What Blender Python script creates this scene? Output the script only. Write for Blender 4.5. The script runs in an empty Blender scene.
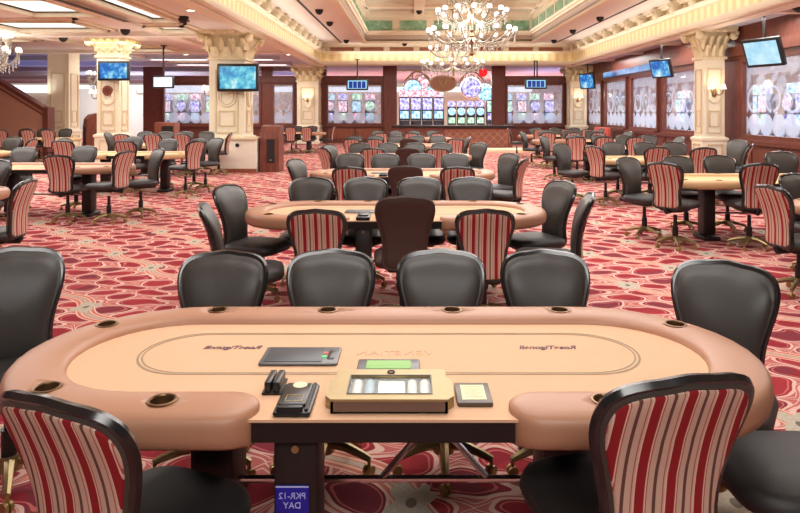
import bpy, math, random
from mathutils import Vector, Matrix
random.seed(7)
PI = math.pi
sc = bpy.context.scene
COL = sc.collection

# ------------------------------------------------------------------ colour / materials
def lin(c):
    c = c / 255.0
    return c / 12.92 if c <= 0.04045 else ((c + 0.055) / 1.055) ** 2.4
def rgb(r, g, b):
    return (lin(r), lin(g), lin(b), 1.0)

class NT:
    """small helper around a node tree"""
    def __init__(self, name):
        self.m = bpy.data.materials.new(name)
        self.m.use_nodes = True
        self.t = self.m.node_tree
        self.t.nodes.clear()
        self.out = self.t.nodes.new('ShaderNodeOutputMaterial')
    def n(self, typ, **kw):
        nd = self.t.nodes.new(typ)
        for k, v in kw.items():
            setattr(nd, k, v)
        return nd
    def l(self, a, b):
        self.t.links.new(a, b)
    def val(self, x):
        return x
    def math(self, op, a, b=None, c=None, clamp=False):
        nd = self.n('ShaderNodeMath', operation=op)
        nd.use_clamp = clamp
        for i, x in enumerate((a, b, c)):
            if x is None: continue
            if hasattr(x, 'is_linked'): self.l(x, nd.inputs[i])
            else: nd.inputs[i].default_value = x
        return nd.outputs[0]
    def mix(self, fac, a, b):
        nd = self.n('ShaderNodeMix', data_type='RGBA')
        for s, x in ((nd.inputs[0], fac), (nd.inputs[6], a), (nd.inputs[7], b)):
            if hasattr(x, 'is_linked'): self.l(x, s)
            else: s.default_value = x
        return nd.outputs[2]
    def ramp(self, fac, stops, interp='LINEAR'):
        nd = self.n('ShaderNodeValToRGB')
        cr = nd.color_ramp
        cr.interpolation = interp
        while len(cr.elements) > 1: cr.elements.remove(cr.elements[-1])
        cr.elements[0].position, cr.elements[0].color = stops[0]
        for p, c in stops[1:]:
            e = cr.elements.new(p); e.color = c
        self.l(fac, nd.inputs[0])
        return nd.outputs[0]
    def coords(self, which='Object'):
        return self.n('ShaderNodeTexCoord').outputs[which]
    def xyz(self, v):
        s = self.n('ShaderNodeSeparateXYZ'); self.l(v, s.inputs[0]); return s.outputs
    def noise(self, v, scale, detail=3, rough=0.5):
        nd = self.n('ShaderNodeTexNoise')
        nd.inputs['Scale'].default_value = scale
        nd.inputs['Detail'].default_value = detail
        nd.inputs['Roughness'].default_value = rough
        if v is not None: self.l(v, nd.inputs['Vector'])
        return nd.outputs[0]
    def bump(self, h, strength=0.2, dist=0.01):
        nd = self.n('ShaderNodeBump')
        nd.inputs['Strength'].default_value = strength
        nd.inputs['Distance'].default_value = dist
        self.l(h, nd.inputs['Height'])
        return nd.outputs[0]
    def bsdf(self, color, rough=0.5, metal=0.0, spec=0.5, normal=None, coat=0.0, emit=None, estr=0.0):
        b = self.n('ShaderNodeBsdfPrincipled')
        for s, x in ((b.inputs['Base Color'], color), (b.inputs['Roughness'], rough)):
            if hasattr(x, 'is_linked'): self.l(x, s)
            else: s.default_value = x
        b.inputs['Metallic'].default_value = metal
        b.inputs['Specular IOR Level'].default_value = spec
        b.inputs['Coat Weight'].default_value = coat
        if normal is not None: self.l(normal, b.inputs['Normal'])
        if emit is not None:
            if hasattr(emit, 'is_linked'): self.l(emit, b.inputs['Emission Color'])
            else: b.inputs['Emission Color'].default_value = emit
            b.inputs['Emission Strength'].default_value = estr
        self.l(b.outputs[0], self.out.inputs[0])
        return b

def simple(name, c, rough=0.5, metal=0.0, spec=0.5, var=0.08, nscale=6.0, bump=0.0, bscale=200.0, coat=0.0):
    t = NT(name)
    v = t.coords()
    a = tuple(max(0, x * (1 - var)) for x in c[:3]) + (1,)
    b = tuple(min(1, x * (1 + var)) for x in c[:3]) + (1,)
    col = t.mix(t.noise(v, nscale), a, b)
    nrm = t.bump(t.noise(v, bscale, 2), bump, 0.004) if bump > 0 else None
    t.bsdf(col, rough, metal, spec, nrm, coat)
    return t.m

def emitter(name, c, strength, sample='NONE', var=0.1, nscale=3.0):
    t = NT(name)
    v = t.coords()
    a = tuple(x * (1 - var) for x in c[:3]) + (1,)
    col = t.mix(t.noise(v, nscale), a, c)
    t.bsdf(rgb(30, 30, 30), 0.4, emit=col, estr=strength)
    t.m.cycles.emission_sampling = sample
    return t.m

def wood(name, c0, c1, rough=0.4, scale=3.0):
    t = NT(name)
    v = t.coords()
    mp = t.n('ShaderNodeMapping'); mp.inputs['Scale'].default_value = (scale * 4, scale * 4, scale * 0.5)
    t.l(v, mp.inputs[0])
    f = t.noise(mp.outputs[0], 2.0, 6, 0.6)
    t.bsdf(t.ramp(f, [(0.3, c0), (0.7, c1)]), rough, spec=0.4)
    return t.m

M = {}
M['leather'] = simple('black_brown_leather', rgb(62, 58, 54), 0.42, spec=0.5, var=0.06, bump=0.12, bscale=420)
M['leather_seat'] = simple('black_leather_seat', rgb(42, 38, 37), 0.5, var=0.06, bump=0.25, bscale=380)
M['leather_brown'] = simple('dark_brown_leather', rgb(66, 46, 40), 0.5, var=0.06, bump=0.12, bscale=420)
M['rim'] = simple('chair_rim_plastic', rgb(34, 31, 31), 0.2, spec=0.6, var=0.05)
M['black_metal'] = simple('black_metal', rgb(18, 16, 16), 0.4, spec=0.5, var=0.05)
M['bronze'] = simple('aged_brass', rgb(150, 132, 92), 0.32, metal=0.75, var=0.1)
M['caster'] = simple('brass_caster', rgb(170, 140, 90), 0.35, metal=0.6, var=0.1)
M['cup'] = simple('bronze_cup', rgb(128, 98, 68), 0.3, metal=0.8, var=0.15, nscale=30)
M['cup_dark'] = simple('bronze_cup_inside', rgb(140, 108, 76), 0.3, metal=0.8, var=0.25, nscale=40)
M['rail'] = simple('rail_vinyl', rgb(176, 128, 100), 0.42, spec=0.45, var=0.04, nscale=4, bump=0.06, bscale=300)
M['felt'] = simple('peach_felt', rgb(220, 178, 144), 0.9, spec=0.15, var=0.035, nscale=3, bump=0.1, bscale=900)
M['felt_tan'] = simple('tan_felt', rgb(222, 188, 140), 0.9, spec=0.15, var=0.035, nscale=3)
M['rail_tan'] = simple('tan_rail_vinyl', rgb(206, 166, 122), 0.42, spec=0.45, var=0.04, nscale=4)
M['line'] = simple('betting_line_ink', rgb(150, 136, 110), 0.8, var=0.03)
M['ink'] = simple('felt_purple_ink', rgb(110, 78, 84), 0.8, var=0.03)
M['ink_pale'] = simple('felt_faint_ink', rgb(208, 168, 136), 0.8, var=0.03)
M['table_dark'] = simple('dark_table_wood', rgb(26, 15, 13), 0.45, var=0.15, nscale=8)
M['apron'] = simple('black_apron', rgb(12, 11, 11), 0.4, var=0.1)
M['chrome'] = simple('chrome', rgb(190, 186, 186), 0.18, metal=1.0, var=0.02)
M['brass'] = simple('brushed_brass', rgb(172, 150, 104), 0.42, metal=0.45, var=0.06, nscale=25)
M['brass_side'] = simple('mauve_brass_side', rgb(120, 96, 84), 0.45, metal=0.3, var=0.06)
M['panel_grey'] = simple('grey_panel', rgb(92, 92, 92), 0.35, var=0.05)
M['screen_grey'] = simple('grey_glass_screen', rgb(66, 72, 76), 0.4, spec=0.4, var=0.1)
M['black_plastic'] = simple('black_plastic', rgb(26, 28, 30), 0.3, var=0.08)
M['white_chip'] = simple('white_chip', rgb(214, 210, 198), 0.5, var=0.04)
M['blue_chip'] = simple('pale_blue_chip', rgb(128, 158, 180), 0.5, var=0.04)
M['paper'] = simple('cream_paper', rgb(240, 228, 188), 0.8, var=0.03)
M['white_paper'] = simple('white_paper', rgb(246, 246, 240), 0.8, var=0.02)
M['gold_ink'] = simple('gold_ink', rgb(188, 164, 112), 0.7, var=0.03)
M['plaque'] = simple('plaque_frame', rgb(84, 72, 62), 0.35, var=0.1)
M['green_felt'] = simple('green_tray_felt', rgb(150, 196, 120), 0.7, var=0.06)
M['blue_plate'] = simple('blue_number_plate', rgb(16, 22, 150), 0.35, var=0.06)
M['plate_text'] = simple('pale_blue_lettering', rgb(185, 188, 240), 0.5, var=0.02)
M['cream'] = simple('cream_paint', rgb(232, 222, 196), 0.55, var=0.03, nscale=2)
M['cream_dark'] = simple('cream_glaze', rgb(214, 196, 160), 0.55, var=0.05, nscale=4)
M['capital'] = simple('gilded_plaster', rgb(226, 212, 172), 0.55, var=0.14, nscale=9)
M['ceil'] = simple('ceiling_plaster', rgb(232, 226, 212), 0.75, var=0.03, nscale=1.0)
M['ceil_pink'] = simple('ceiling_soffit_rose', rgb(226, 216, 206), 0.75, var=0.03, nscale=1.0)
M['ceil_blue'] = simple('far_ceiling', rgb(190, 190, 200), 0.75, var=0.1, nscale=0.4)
M['mould'] = simple('moulding_cream', rgb(236, 224, 198), 0.6, var=0.04, nscale=3)
M['mould_grey'] = simple('moulding_taupe', rgb(190, 174, 158), 0.6, var=0.05, nscale=3)
M['frieze'] = simple('rose_marble_panel', rgb(172, 112, 88), 0.45, var=0.2, nscale=7)
M['corbel'] = simple('corbel_stone', rgb(206, 192, 160), 0.65, var=0.12, nscale=6)
M['slot'] = simple('dark_slot', rgb(22, 20, 20), 0.6, var=0.05)
M['mahogany'] = wood('mahogany', rgb(92, 48, 38), rgb(128, 70, 54), 0.38)
M['mahogany_light'] = wood('warm_mahogany_panel', rgb(120, 64, 46), rgb(160, 92, 66), 0.42)
M['partition'] = simple('brown_partition', rgb(180, 128, 106), 0.6, var=0.06)
M['white_paint'] = simple('white_laminate', rgb(232, 224, 206), 0.45, var=0.03)
M['white_wall'] = simple('pale_wall', rgb(226, 226, 220), 0.7, var=0.04, nscale=1)
M['beige_wall'] = simple('beige_far_wall', rgb(205, 190, 165), 0.7, var=0.08, nscale=0.6)
M['stone_step'] = simple('cream_step_stone', rgb(226, 208, 176), 0.6, var=0.06)
M['glass_plain'] = None
M['crystal'] = simple('crystal_arm', rgb(150, 140, 122), 0.15, spec=0.9, var=0.12, nscale=30)
M['crystal_drop'] = simple('crystal_drop', rgb(170, 165, 156), 0.1, spec=1.0, var=0.15, nscale=40)
M['brown_bronze'] = simple('chandelier_bronze', rgb(140, 108, 76), 0.35, metal=0.5, var=0.1)
M['oval_wood'] = simple('oval_sign_wood', rgb(176, 122, 92), 0.5, var=0.12, nscale=10)
M['red_lamp'] = emitter('red_lamp', rgb(235, 30, 40), 1.2)
M['red_cloth'] = simple('red_upholstery', rgb(196, 84, 70), 0.7, var=0.1)
M['scroll'] = simple('scroll_iron', rgb(196, 186, 140), 0.45, metal=0.3, var=0.1)
M['bulb'] = emitter('frosted_bulb', rgb(255, 250, 240), 1.7)
M['shade'] = emitter('sconce_shade', rgb(255, 240, 212), 1.5)
M['lightpanel'] = emitter('ceiling_light_diffuser', rgb(255, 248, 232), 1.5)
M['farglow'] = emitter('far_light_cove', rgb(240, 244, 255), 1.6)
M['cove'] = emitter('cove_strip', rgb(255, 232, 186), 2.4, 'AUTO')
M['downlight'] = emitter('downlight_lens', rgb(255, 240, 214), 6.0)
M['led_green'] = emitter('green_led', rgb(70, 220, 120), 1.2)
M['led_red'] = emitter('red_led', rgb(230, 90, 60), 1.2)

# striped upholstery: bands run up the back, spaced across its width
def stripes():
    t = NT('striped_upholstery')
    v = t.coords()
    x = t.xyz(v)[0]
    f = t.math('FRACT', t.math('ADD', t.math('MULTIPLY', x, 1 / 0.084), 10.16))
    red, dred = rgb(152, 32, 40), rgb(190, 96, 88)
    pk, tp, br = rgb(234, 200, 182), rgb(212, 180, 160), rgb(108, 70, 64)
    c = t.ramp(f, [(0, red), (0.30, pk), (0.34, dred), (0.38, tp), (0.56, br), (0.67, tp), (0.86, dred), (0.90, tp), (0.95, pk)], 'CONSTANT')
    c = t.mix(t.math('MULTIPLY', t.noise(v, 500, 2), 0.25), c, rgb(90, 50, 45))
    t.bsdf(c, 0.8, spec=0.2, normal=t.bump(t.noise(v, 600, 2), 0.2, 0.002))
    return t.m
M['stripes'] = stripes()

def carpet():
    t = NT('patterned_carpet')
    v = t.coords()
    s = t.xyz(v)
    # pattern axes lie on the diagonal
    u = t.math('MULTIPLY', t.math('SUBTRACT', s[0], s[1]), 0.7071)
    w = t.math('MULTIPLY', t.math('ADD', s[0], s[1]), 0.7071)
    P = 0.95
    wave = t.math('MULTIPLY', t.math('SINE', t.math('MULTIPLY', u, 2 * PI / P)), 0.06)
    w2 = t.math('ADD', w, wave)
    fu = t.math('ABSOLUTE', t.math('SUBTRACT', t.math('FRACT', t.math('DIVIDE', u, P)), 0.5))   # .5 at medallion
    fw = t.math('ABSOLUTE', t.math('SUBTRACT', t.math('FRACT', t.math('DIVIDE', w2, P)), 0.5))  # .5 on a band
    # staggered ovals, bent by slow noise
    nz = t.n('ShaderNodeTexNoise'); nz.inputs['Scale'].default_value = 2.3; nz.inputs['Detail'].default_value = 1.5; t.l(v, nz.inputs['Vector'])
    nc = t.xyz(nz.outputs['Color'])
    wx = t.math('ADD', s[0], t.math('MULTIPLY', t.math('SUBTRACT', nc[0], 0.5), 0.42))
    wy = t.math('ADD', s[1], t.math('MULTIPLY', t.math('SUBTRACT', nc[1], 0.5), 0.42))
    gx = t.math('ADD', t.math('DIVIDE', wx, 0.46), t.math('MULTIPLY', wy, 0.35))
    gy = t.math('SUBTRACT', t.math('DIVIDE', wy, 0.37), t.math('MULTIPLY', wx, 0.12))
    def cell(off):
        a = t.math('SUBTRACT', t.math('FRACT', t.math('ADD', gx, off)), 0.5)
        b = t.math('SUBTRACT', t.math('FRACT', t.math('ADD', gy, off)), 0.5)
        return t.math('SQRT', t.math('ADD', t.math('POWER', a, 2), t.math('MULTIPLY', t.math('POWER', b, 2), 1.25)))
    dA, dB = cell(0.0), cell(0.5)
    d = t.math('MINIMUM', dA, dB)
    isA = t.math('LESS_THAN', dA, dB)
    hue = t.math('ADD', t.math('MULTIPLY', isA, 0.3), t.noise(v, 1.7, 1))
    red = t.ramp(hue, [(0.0, rgb(164, 50, 58)), (0.5, rgb(148, 40, 52)), (0.75, rgb(128, 50, 62)), (0.95, rgb(170, 68, 72))], 'CONSTANT')
    coral, cream = rgb(196, 108, 102), rgb(230, 192, 178)
    fill = t.mix(t.math('LESS_THAN', d, 0.31), coral, red)
    base = t.mix(t.math('LESS_THAN', t.math('ABSOLUTE', t.math('SUBTRACT', d, 0.335)), 0.026), fill, cream)
    base = t.mix(t.math('LESS_THAN', t.math('ABSOLUTE', t.math('SUBTRACT', d, 0.255)), 0.012), base, rgb(206, 110, 106))
    base = t.mix(t.math('LESS_THAN', t.math('ABSOLUTE', t.math('SUBTRACT', t.math('ABSOLUTE', t.math('SUBTRACT', dA, dB)), 0.05)), 0.014), base, cream)
    # diagonal band with thin light lines
    band = t.math('GREATER_THAN', fw, 0.42)
    bl = t.math('LESS_THAN', t.math('ABSOLUTE', t.math('SUBTRACT', fw, 0.42)), 0.014)
    bl2 = t.math('LESS_THAN', t.math('ABSOLUTE', t.math('SUBTRACT', fw, 0.465)), 0.008)
    bandc = t.mix(t.math('MAXIMUM', bl, bl2), rgb(206, 120, 104), rgb(232, 190, 168))
    bandc = t.mix(t.math('GREATER_THAN', fw, 0.482), bandc, t.mix(t.noise(v, 25, 2), rgb(150, 140, 124), rgb(222, 206, 186)))
    c = t.mix(band, base, bandc)
    # grey-green medallions where the bands are crossed
    du = t.math('SUBTRACT', 0.5, fu); dw = t.math('SUBTRACT', 0.5, fw)
    r = t.math('SQRT', t.math('ADD', t.math('POWER', du, 2), t.math('POWER', dw, 2)))
    ang = t.math('ARCTAN2', dw, du)
    pet = t.math('ADD', 0.115, t.math('MULTIPLY', t.math('SINE', t.math('MULTIPLY', ang, 6)), 0.03))
    med = t.math('LESS_THAN', r, pet)
    c = t.mix(med, c, t.mix(t.noise(v, 40, 2), rgb(168, 160, 142), rgb(214, 204, 184)))
    c = t.mix(t.math('LESS_THAN', r, 0.03), c, rgb(120, 116, 104))
    c = t.mix(t.math('MULTIPLY', t.noise(v, 90, 3), 0.34), c, rgb(104, 62, 60))
    t.bsdf(c, 0.95, spec=0.08, normal=t.bump(t.noise(v, 300, 2), 0.3, 0.004))
    return t.m
M['carpet'] = carpet()

def etched_glass():
    t = NT('etched_window_glass')
    v = t.coords()
    s = t.xyz(v)
    p = 0.56
    def circ(z0, r, off, q):
        fx = t.math('MULTIPLY', t.math('SUBTRACT', t.math('FRACT', t.math('ADD', t.math('DIVIDE', s[0], q), off)), 0.5), q)
        return t.math('SQRT', t.math('ADD', t.math('POWER', fx, 2), t.math('POWER', t.math('SUBTRACT', s[2], z0), 2)))
    d1 = circ(0.37, 0.26, 0.0, p)
    disc = t.math('LESS_THAN', d1, 0.262)
    ring = t.math('LESS_THAN', t.math('ABSOLUTE', t.math('SUBTRACT', d1, 0.262)), 0.014)
    d2 = circ(1.02, 0.3, 0.5, p * 1.5)
    ring2 = t.math('LESS_THAN', t.math('ABSOLUTE', t.math('SUBTRACT', d2, 0.32)), 0.03)
    d3 = circ(1.42, 0.2, 0.0, p * 1.5)
    disc3 = t.math('LESS_THAN', d3, 0.17)
    top = t.math('GREATER_THAN', s[2], 1.66)
    fx = t.math('ABSOLUTE', t.math('SUBTRACT', t.math('FRACT', t.math('DIVIDE', s[0], p)), 0.5))
    dia = t.math('LESS_THAN', t.math('ADD', t.math('MULTIPLY', t.math('SUBTRACT', 0.5, fx), p), t.math('MULTIPLY', t.math('ABSOLUTE', t.math('SUBTRACT', s[2], 0.63)), 0.7)), 0.10)
    dia2 = t.math('LESS_THAN', t.math('ADD', t.math('MULTIPLY', t.math('SUBTRACT', 0.5, fx), p), t.math('MULTIPLY', t.math('ABSOLUTE', t.math('SUBTRACT', s[2], 0.06)), 0.7)), 0.10)
    cut = t.math('MAXIMUM', dia, dia2)
    cloud = t.math('MULTIPLY', t.math('GREATER_THAN', t.noise(v, 3.2, 2), 0.52), 0.35)
    fr = t.math('MAXIMUM', t.math('MULTIPLY', disc, 0.48), t.math('MULTIPLY', t.math('MAXIMUM', ring, ring2), 0.5))
    fr = t.math('MAXIMUM', fr, t.math('MULTIPLY', t.math('MAXIMUM', disc3, top), 0.26))
    fr = t.math('MAXIMUM', fr, t.math('ADD', t.math('MULTIPLY', cloud, 0.6), 0.07))
    fr = t.math('MULTIPLY', fr, t.math('SUBTRACT', 1.0, t.math('MULTIPLY', cut, 0.25)), clamp=True)
    col = t.mix(cut, t.mix(t.noise(v, 2.0, 2), rgb(226, 236, 244), rgb(196, 214, 236)), rgb(120, 118, 112))
    tr = t.n('ShaderNodeBsdfTransparent'); tr.inputs[0].default_value = (0.96, 0.97, 1, 1)
    df = t.n('ShaderNodeBsdfDiffuse'); t.l(col, df.inputs[0])
    tl = t.n('ShaderNodeBsdfTranslucent'); t.l(col, tl.inputs[0])
    m1 = t.n('ShaderNodeMixShader'); m1.inputs[0].default_value = 0.8
    t.l(df.outputs[0], m1.inputs[1]); t.l(tl.outputs[0], m1.inputs[2])
    m2 = t.n('ShaderNodeMixShader'); t.l(fr, m2.inputs[0])
    t.l(tr.outputs[0], m2.inputs[1]); t.l(m1.outputs[0], m2.inputs[2])
    gl = t.n('ShaderNodeBsdfGlossy'); gl.inputs['Roughness'].default_value = 0.05
    m3 = t.n('ShaderNodeMixShader'); m3.inputs[0].default_value = 0.05
    t.l(m2.outputs[0], m3.inputs[1]); t.l(gl.outputs[0], m3.inputs[2])
    t.l(m3.outputs[0], t.out.inputs[0])
    return t.m
M['etched'] = etched_glass()

def clear_glass():
    t = NT('clear_lid_glass')
    v = t.coords()
    tr = t.n('ShaderNodeBsdfTransparent')
    t.l(t.mix(t.noise(v, 8), (0.93, 0.95, 0.93, 1), (0.97, 0.98, 0.97, 1)), tr.inputs[0])
    gl = t.n('ShaderNodeBsdfGlossy'); gl.inputs['Roughness'].default_value = 0.08
    m = t.n('ShaderNodeMixShader'); m.inputs[0].default_value = 0.05
    t.l(tr.outputs[0], m.inputs[1]); t.l(gl.outputs[0], m.inputs[2]); t.l(m.outputs[0], t.out.inputs[0])
    return t.m
M['glass'] = clear_glass()

def screen_mat(name, stops, strength, scale=4.0, wave=False):
    t = NT(name)
    v = t.coords()
    f = t.noise(v, scale, 3, 0.6)
    c = t.ramp(f, stops)
    t.bsdf(rgb(10, 10, 12), 0.25, emit=c, estr=strength)
    t.m.cycles.emission_sampling = 'NONE'
    return t.m
M['tv_blue'] = screen_mat('tv_blue_picture', [(0.32, rgb(16, 60, 150)), (0.48, rgb(30, 120, 205)), (0.6, rgb(120, 200, 235)), (0.72, rgb(225, 240, 250))], 1.0, 4)
M['tv_teal'] = screen_mat('tv_pool_picture', [(0.3, rgb(30, 80, 150)), (0.45, rgb(60, 160, 205)), (0.58, rgb(120, 215, 225)), (0.7, rgb(235, 245, 248))], 1.0, 3)
M['tv_white'] = screen_mat('tv_white_picture', [(0.3, rgb(200, 222, 252)), (0.6, rgb(250, 252, 255))], 1.3, 3)
M['tv_pale'] = screen_mat('tv_pale_blue_picture', [(0.35, rgb(150, 208, 235)), (0.65, rgb(196, 234, 246))], 1.05, 5)
M['tv_navy'] = screen_mat('tv_navy_block', [(0.3, rgb(8, 40, 130)), (0.7, rgb(20, 70, 170))], 0.9, 3)
M['tv_cyan'] = screen_mat('tv_cyan_border', [(0.3, rgb(140, 215, 250)), (0.7, rgb(190, 235, 255))], 1.0, 3)
M['screen_glow'] = screen_mat('blue_screen_glow', [(0.3, rgb(20, 60, 130)), (0.5, rgb(40, 140, 215)), (0.7, rgb(70, 190, 235))], 0.8, 0.8)  # reflected screen light, given as emissive colour
SLOTM = [screen_mat('slot_screen_cyan', [(0.35, rgb(60, 150, 220)), (0.5, rgb(190, 235, 250)), (0.65, rgb(240, 250, 255))], 1.3, 6),
         screen_mat('slot_screen_violet', [(0.35, rgb(80, 70, 190)), (0.5, rgb(200, 190, 250)), (0.65, rgb(250, 245, 255))], 1.3, 6),
         screen_mat('slot_screen_green', [(0.35, rgb(60, 170, 110)), (0.5, rgb(200, 245, 210)), (0.65, rgb(250, 255, 245))], 1.3, 6),
         screen_mat('slot_screen_rose', [(0.35, rgb(200, 70, 110)), (0.5, rgb(250, 205, 220)), (0.65, rgb(255, 250, 245))], 1.3, 6)]
M['slot_body'] = simple('slot_cabinet', rgb(70, 66, 84), 0.35, metal=0.2, var=0.1)

def painted_sky():
    t = NT('painted_ceiling_mural')
    v = t.coords()
    f = t.noise(v, 0.5, 5, 0.6)
    t.bsdf(t.ramp(f, [(0.35, rgb(176, 186, 178)), (0.5, rgb(214, 202, 176)), (0.62, rgb(190, 176, 150)), (0.75, rgb(226, 218, 200))]), 0.75)
    return t.m
M['mural'] = painted_sky()
def green_marble():
    t = NT('green_marble_frieze')
    v = t.coords()
    f = t.noise(v, 3.0, 6, 0.65)
    t.bsdf(t.ramp(f, [(0.35, rgb(104, 152, 120)), (0.55, rgb(146, 188, 156)), (0.7, rgb(196, 220, 196))]), 0.4)
    return t.m
M['marble'] = green_marble()
def dentil():
    t = NT('cove_band_plaster')
    v = t.coords()
    s = t.xyz(v)
    f = t.math('FRACT', t.math('MULTIPLY', t.math('ADD', s[0], s[1]), 2.6))
    c = t.mix(t.math('GREATER_THAN', f, 0.5), rgb(240, 222, 180), rgb(226, 200, 150))
    t.bsdf(c, 0.6)
    return t.m
M['dentil'] = dentil()
def lattice():
    t = NT('wood_lattice_panel')
    v = t.coords()
    s = t.xyz(v)
    a = t.math('ABSOLUTE', t.math('SUBTRACT', t.math('FRACT', t.math('MULTIPLY', t.math('ADD', s[0], s[2]), 3.0)), 0.5))
    b = t.math('ABSOLUTE', t.math('SUBTRACT', t.math('FRACT', t.math('MULTIPLY', t.math('SUBTRACT', s[0], s[2]), 3.0)), 0.5))
    g = t.math('LESS_THAN', t.math('MINIMUM', a, b), 0.07)
    t.bsdf(t.mix(g, rgb(120, 70, 54), rgb(150, 98, 72)), 0.5)
    return t.m
M['lattice'] = lattice()

# ------------------------------------------------------------------ mesh helpers
class MB:
    def __init__(self): self.v = []; self.f = []
    def add(self, vs, fs, mat=None):
        o = len(self.v)
        if mat is not None: vs = [tuple(mat @ Vector(p)) for p in vs]
        self.v += [tuple(p) for p in vs]
        self.f += [tuple(i + o for i in f) for f in fs]
        return self
    def box(self, c, s, rz=0.0, mat=None):
        x, y, z = s[0] / 2, s[1] / 2, s[2] / 2
        vs = [(-x, -y, -z), (x, -y, -z), (x, y, -z), (-x, y, -z), (-x, -y, z), (x, -y, z), (x, y, z), (-x, y, z)]
        fs = [(0, 3, 2, 1), (4, 5, 6, 7), (0, 1, 5, 4), (1, 2, 6, 5), (2, 3, 7, 6), (3, 0, 4, 7)]
        m = Matrix.Translation(c) @ Matrix.Rotation(rz, 4, 'Z')
        return self.add(vs, fs, (mat @ m) if mat is not None else m)
    def bx(self, x0, x1, y0, y1, z0, z1):
        return self.box(((x0 + x1) / 2, (y0 + y1) / 2, (z0 + z1) / 2), (x1 - x0, y1 - y0, z1 - z0))
    def rbox(self, c, s, r, seg=3, rz=0.0, puff=0.0, mat=None):
        """rounded slab: plan corners of radius r, softened top and bottom"""
        hx, hy, hz = s[0] / 2, s[1] / 2, s[2] / 2
        def ring(ins, z):
            rr = max(r - ins, 0.001); pts = []
            for cx, cy, a0 in ((1, 1, 0), (-1, 1, PI / 2), (-1, -1, PI), (1, -1, 1.5 * PI)):
                for k in range(seg + 1):
                    a = a0 + k * PI / 2 / seg
                    pts.append((cx * (hx - ins - rr) + rr * math.cos(a), cy * (hy - ins - rr) + rr * math.sin(a), z))
            return pts
        e = min(hz * 0.9, r * 0.6)
        rings = [ring(e, -hz), ring(e * 0.3, -hz + e * 0.3), ring(0, -hz + e), ring(0, hz - e), ring(e * 0.3, hz - e * 0.3), ring(e, hz)]
        if puff: rings.append(ring(min(hx, hy) * 0.55, hz + puff))
        n = len(rings[0]); vs = [p for q in rings for p in q]; fs = []
        for i in range(len(rings) - 1):
            for j in range(n):
                k = (j + 1) % n
                fs.append((i * n + j, i * n + k, (i + 1) * n + k, (i + 1) * n + j))
        fs.append(tuple(range(n - 1, -1, -1))); fs.append(tuple((len(rings) - 1) * n + j for j in range(n)))
        m = Matrix.Translation(c) @ Matrix.Rotation(rz, 4, 'Z')
        return self.add(vs, fs, (mat @ m) if mat is not None else m)
    def cyl(self, p0, p1, r0, r1=None, n=12, caps=True):
        r1 = r0 if r1 is None else r1
        p0, p1 = Vector(p0), Vector(p1)
        d = (p1 - p0).normalized()
        a = d.orthogonal().normalized(); b = d.cross(a)
        vs = []
        for p, r in ((p0, r0), (p1, r1)):
            for k in range(n):
                t = 2 * PI * k / n
                vs.append(p + (a * math.cos(t) + b * math.sin(t)) * r)
        fs = [(k, (k + 1) % n, n + (k + 1) % n, n + k) for k in range(n)]
        if caps: fs += [tuple(range(n - 1, -1, -1)), tuple(range(n, 2 * n))]
        return self.add(vs, fs)
    def tube(self, pts, r, n=8, closed=False):
        pts = [Vector(p) for p in pts]; L = len(pts); vs = []; fs = []
        up = Vector((0, 0, 1)); prev = None
        for i, p in enumerate(pts):
            if closed: t = pts[(i + 1) % L] - pts[i - 1]
            else: t = pts[min(i + 1, L - 1)] - pts[max(i - 1, 0)]
            t.normalize()
            a = (prev - t * prev.dot(t)) if prev is not None else t.orthogonal()
            if a.length < 1e-6: a = t.orthogonal()
            a.normalize(); prev = a; b = t.cross(a)
            rr = r[i] if isinstance(r, (list, tuple)) else r
            for k in range(n):
                w = 2 * PI * k / n
                vs.append(p + (a * math.cos(w) + b * math.sin(w)) * rr)
        R = L if closed else L - 1
        for i in range(R):
            j = (i + 1) % L
            for k in range(n):
                q = (k + 1) % n
                fs.append((i * n + k, i * n + q, j * n + q, j * n + k))
        if not closed: fs += [tuple(range(n - 1, -1, -1)), tuple((L - 1) * n + k for k in range(n))]
        return self.add(vs, fs)
    def lathe(self, prof, c=(0, 0, 0), n=20, cap=True):
        vs = []; fs = []
        for r, z in prof:
            for k in range(n):
                t = 2 * PI * k / n
                vs.append((c[0] + r * math.cos(t), c[1] + r * math.sin(t), c[2] + z))
        for i in range(len(prof) - 1):
            for k in range(n):
                q = (k + 1) % n
                fs.append((i * n + k, i * n + q, (i + 1) * n + q, (i + 1) * n + k))
        if cap: fs += [tuple(range(n - 1, -1, -1)), tuple((len(prof) - 1) * n + k for k in range(n))]
        return self.add(vs, fs)
    def prism(self, poly, z0, z1):
        n = len(poly)
        vs = [(x, y, z0) for x, y in poly] + [(x, y, z1) for x, y in poly]
        fs = [(k, (k + 1) % n, n + (k + 1) % n, n + k) for k in range(n)]
        fs += [tuple(range(n - 1, -1, -1)), tuple(range(n, 2 * n))]
        return self.add(vs, fs)
    def sphere(self, c, r, n=10, m=6, sz=1.0):
        prof = [(max(r * math.sin(PI * k / m), 0.0005), -r * sz * math.cos(PI * k / m)) for k in range(m + 1)]
        return self.lathe(prof, c, n)
    def mesh(self, name, smooth=35):
        me = bpy.data.meshes.new(name)
        me.from_pydata(self.v, [], self.f)
        me.update()
        if smooth:
            me.polygons.foreach_set('use_smooth', [True] * len(me.polygons))
            me.set_sharp_from_angle(angle=math.radians(smooth))
        return me
    def build(self, name, mat, parent=None, loc=None, rz=0.0, smooth=35):
        me = self.mesh(name, smooth)
        me.materials.append(M[mat] if isinstance(mat, str) else mat)
        o = bpy.data.objects.new(name, me)
        COL.objects.link(o)
        if parent is not None: o.parent = parent
        if loc is not None: o.location = loc
        o.rotation_euler.z = rz
        return o

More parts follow.
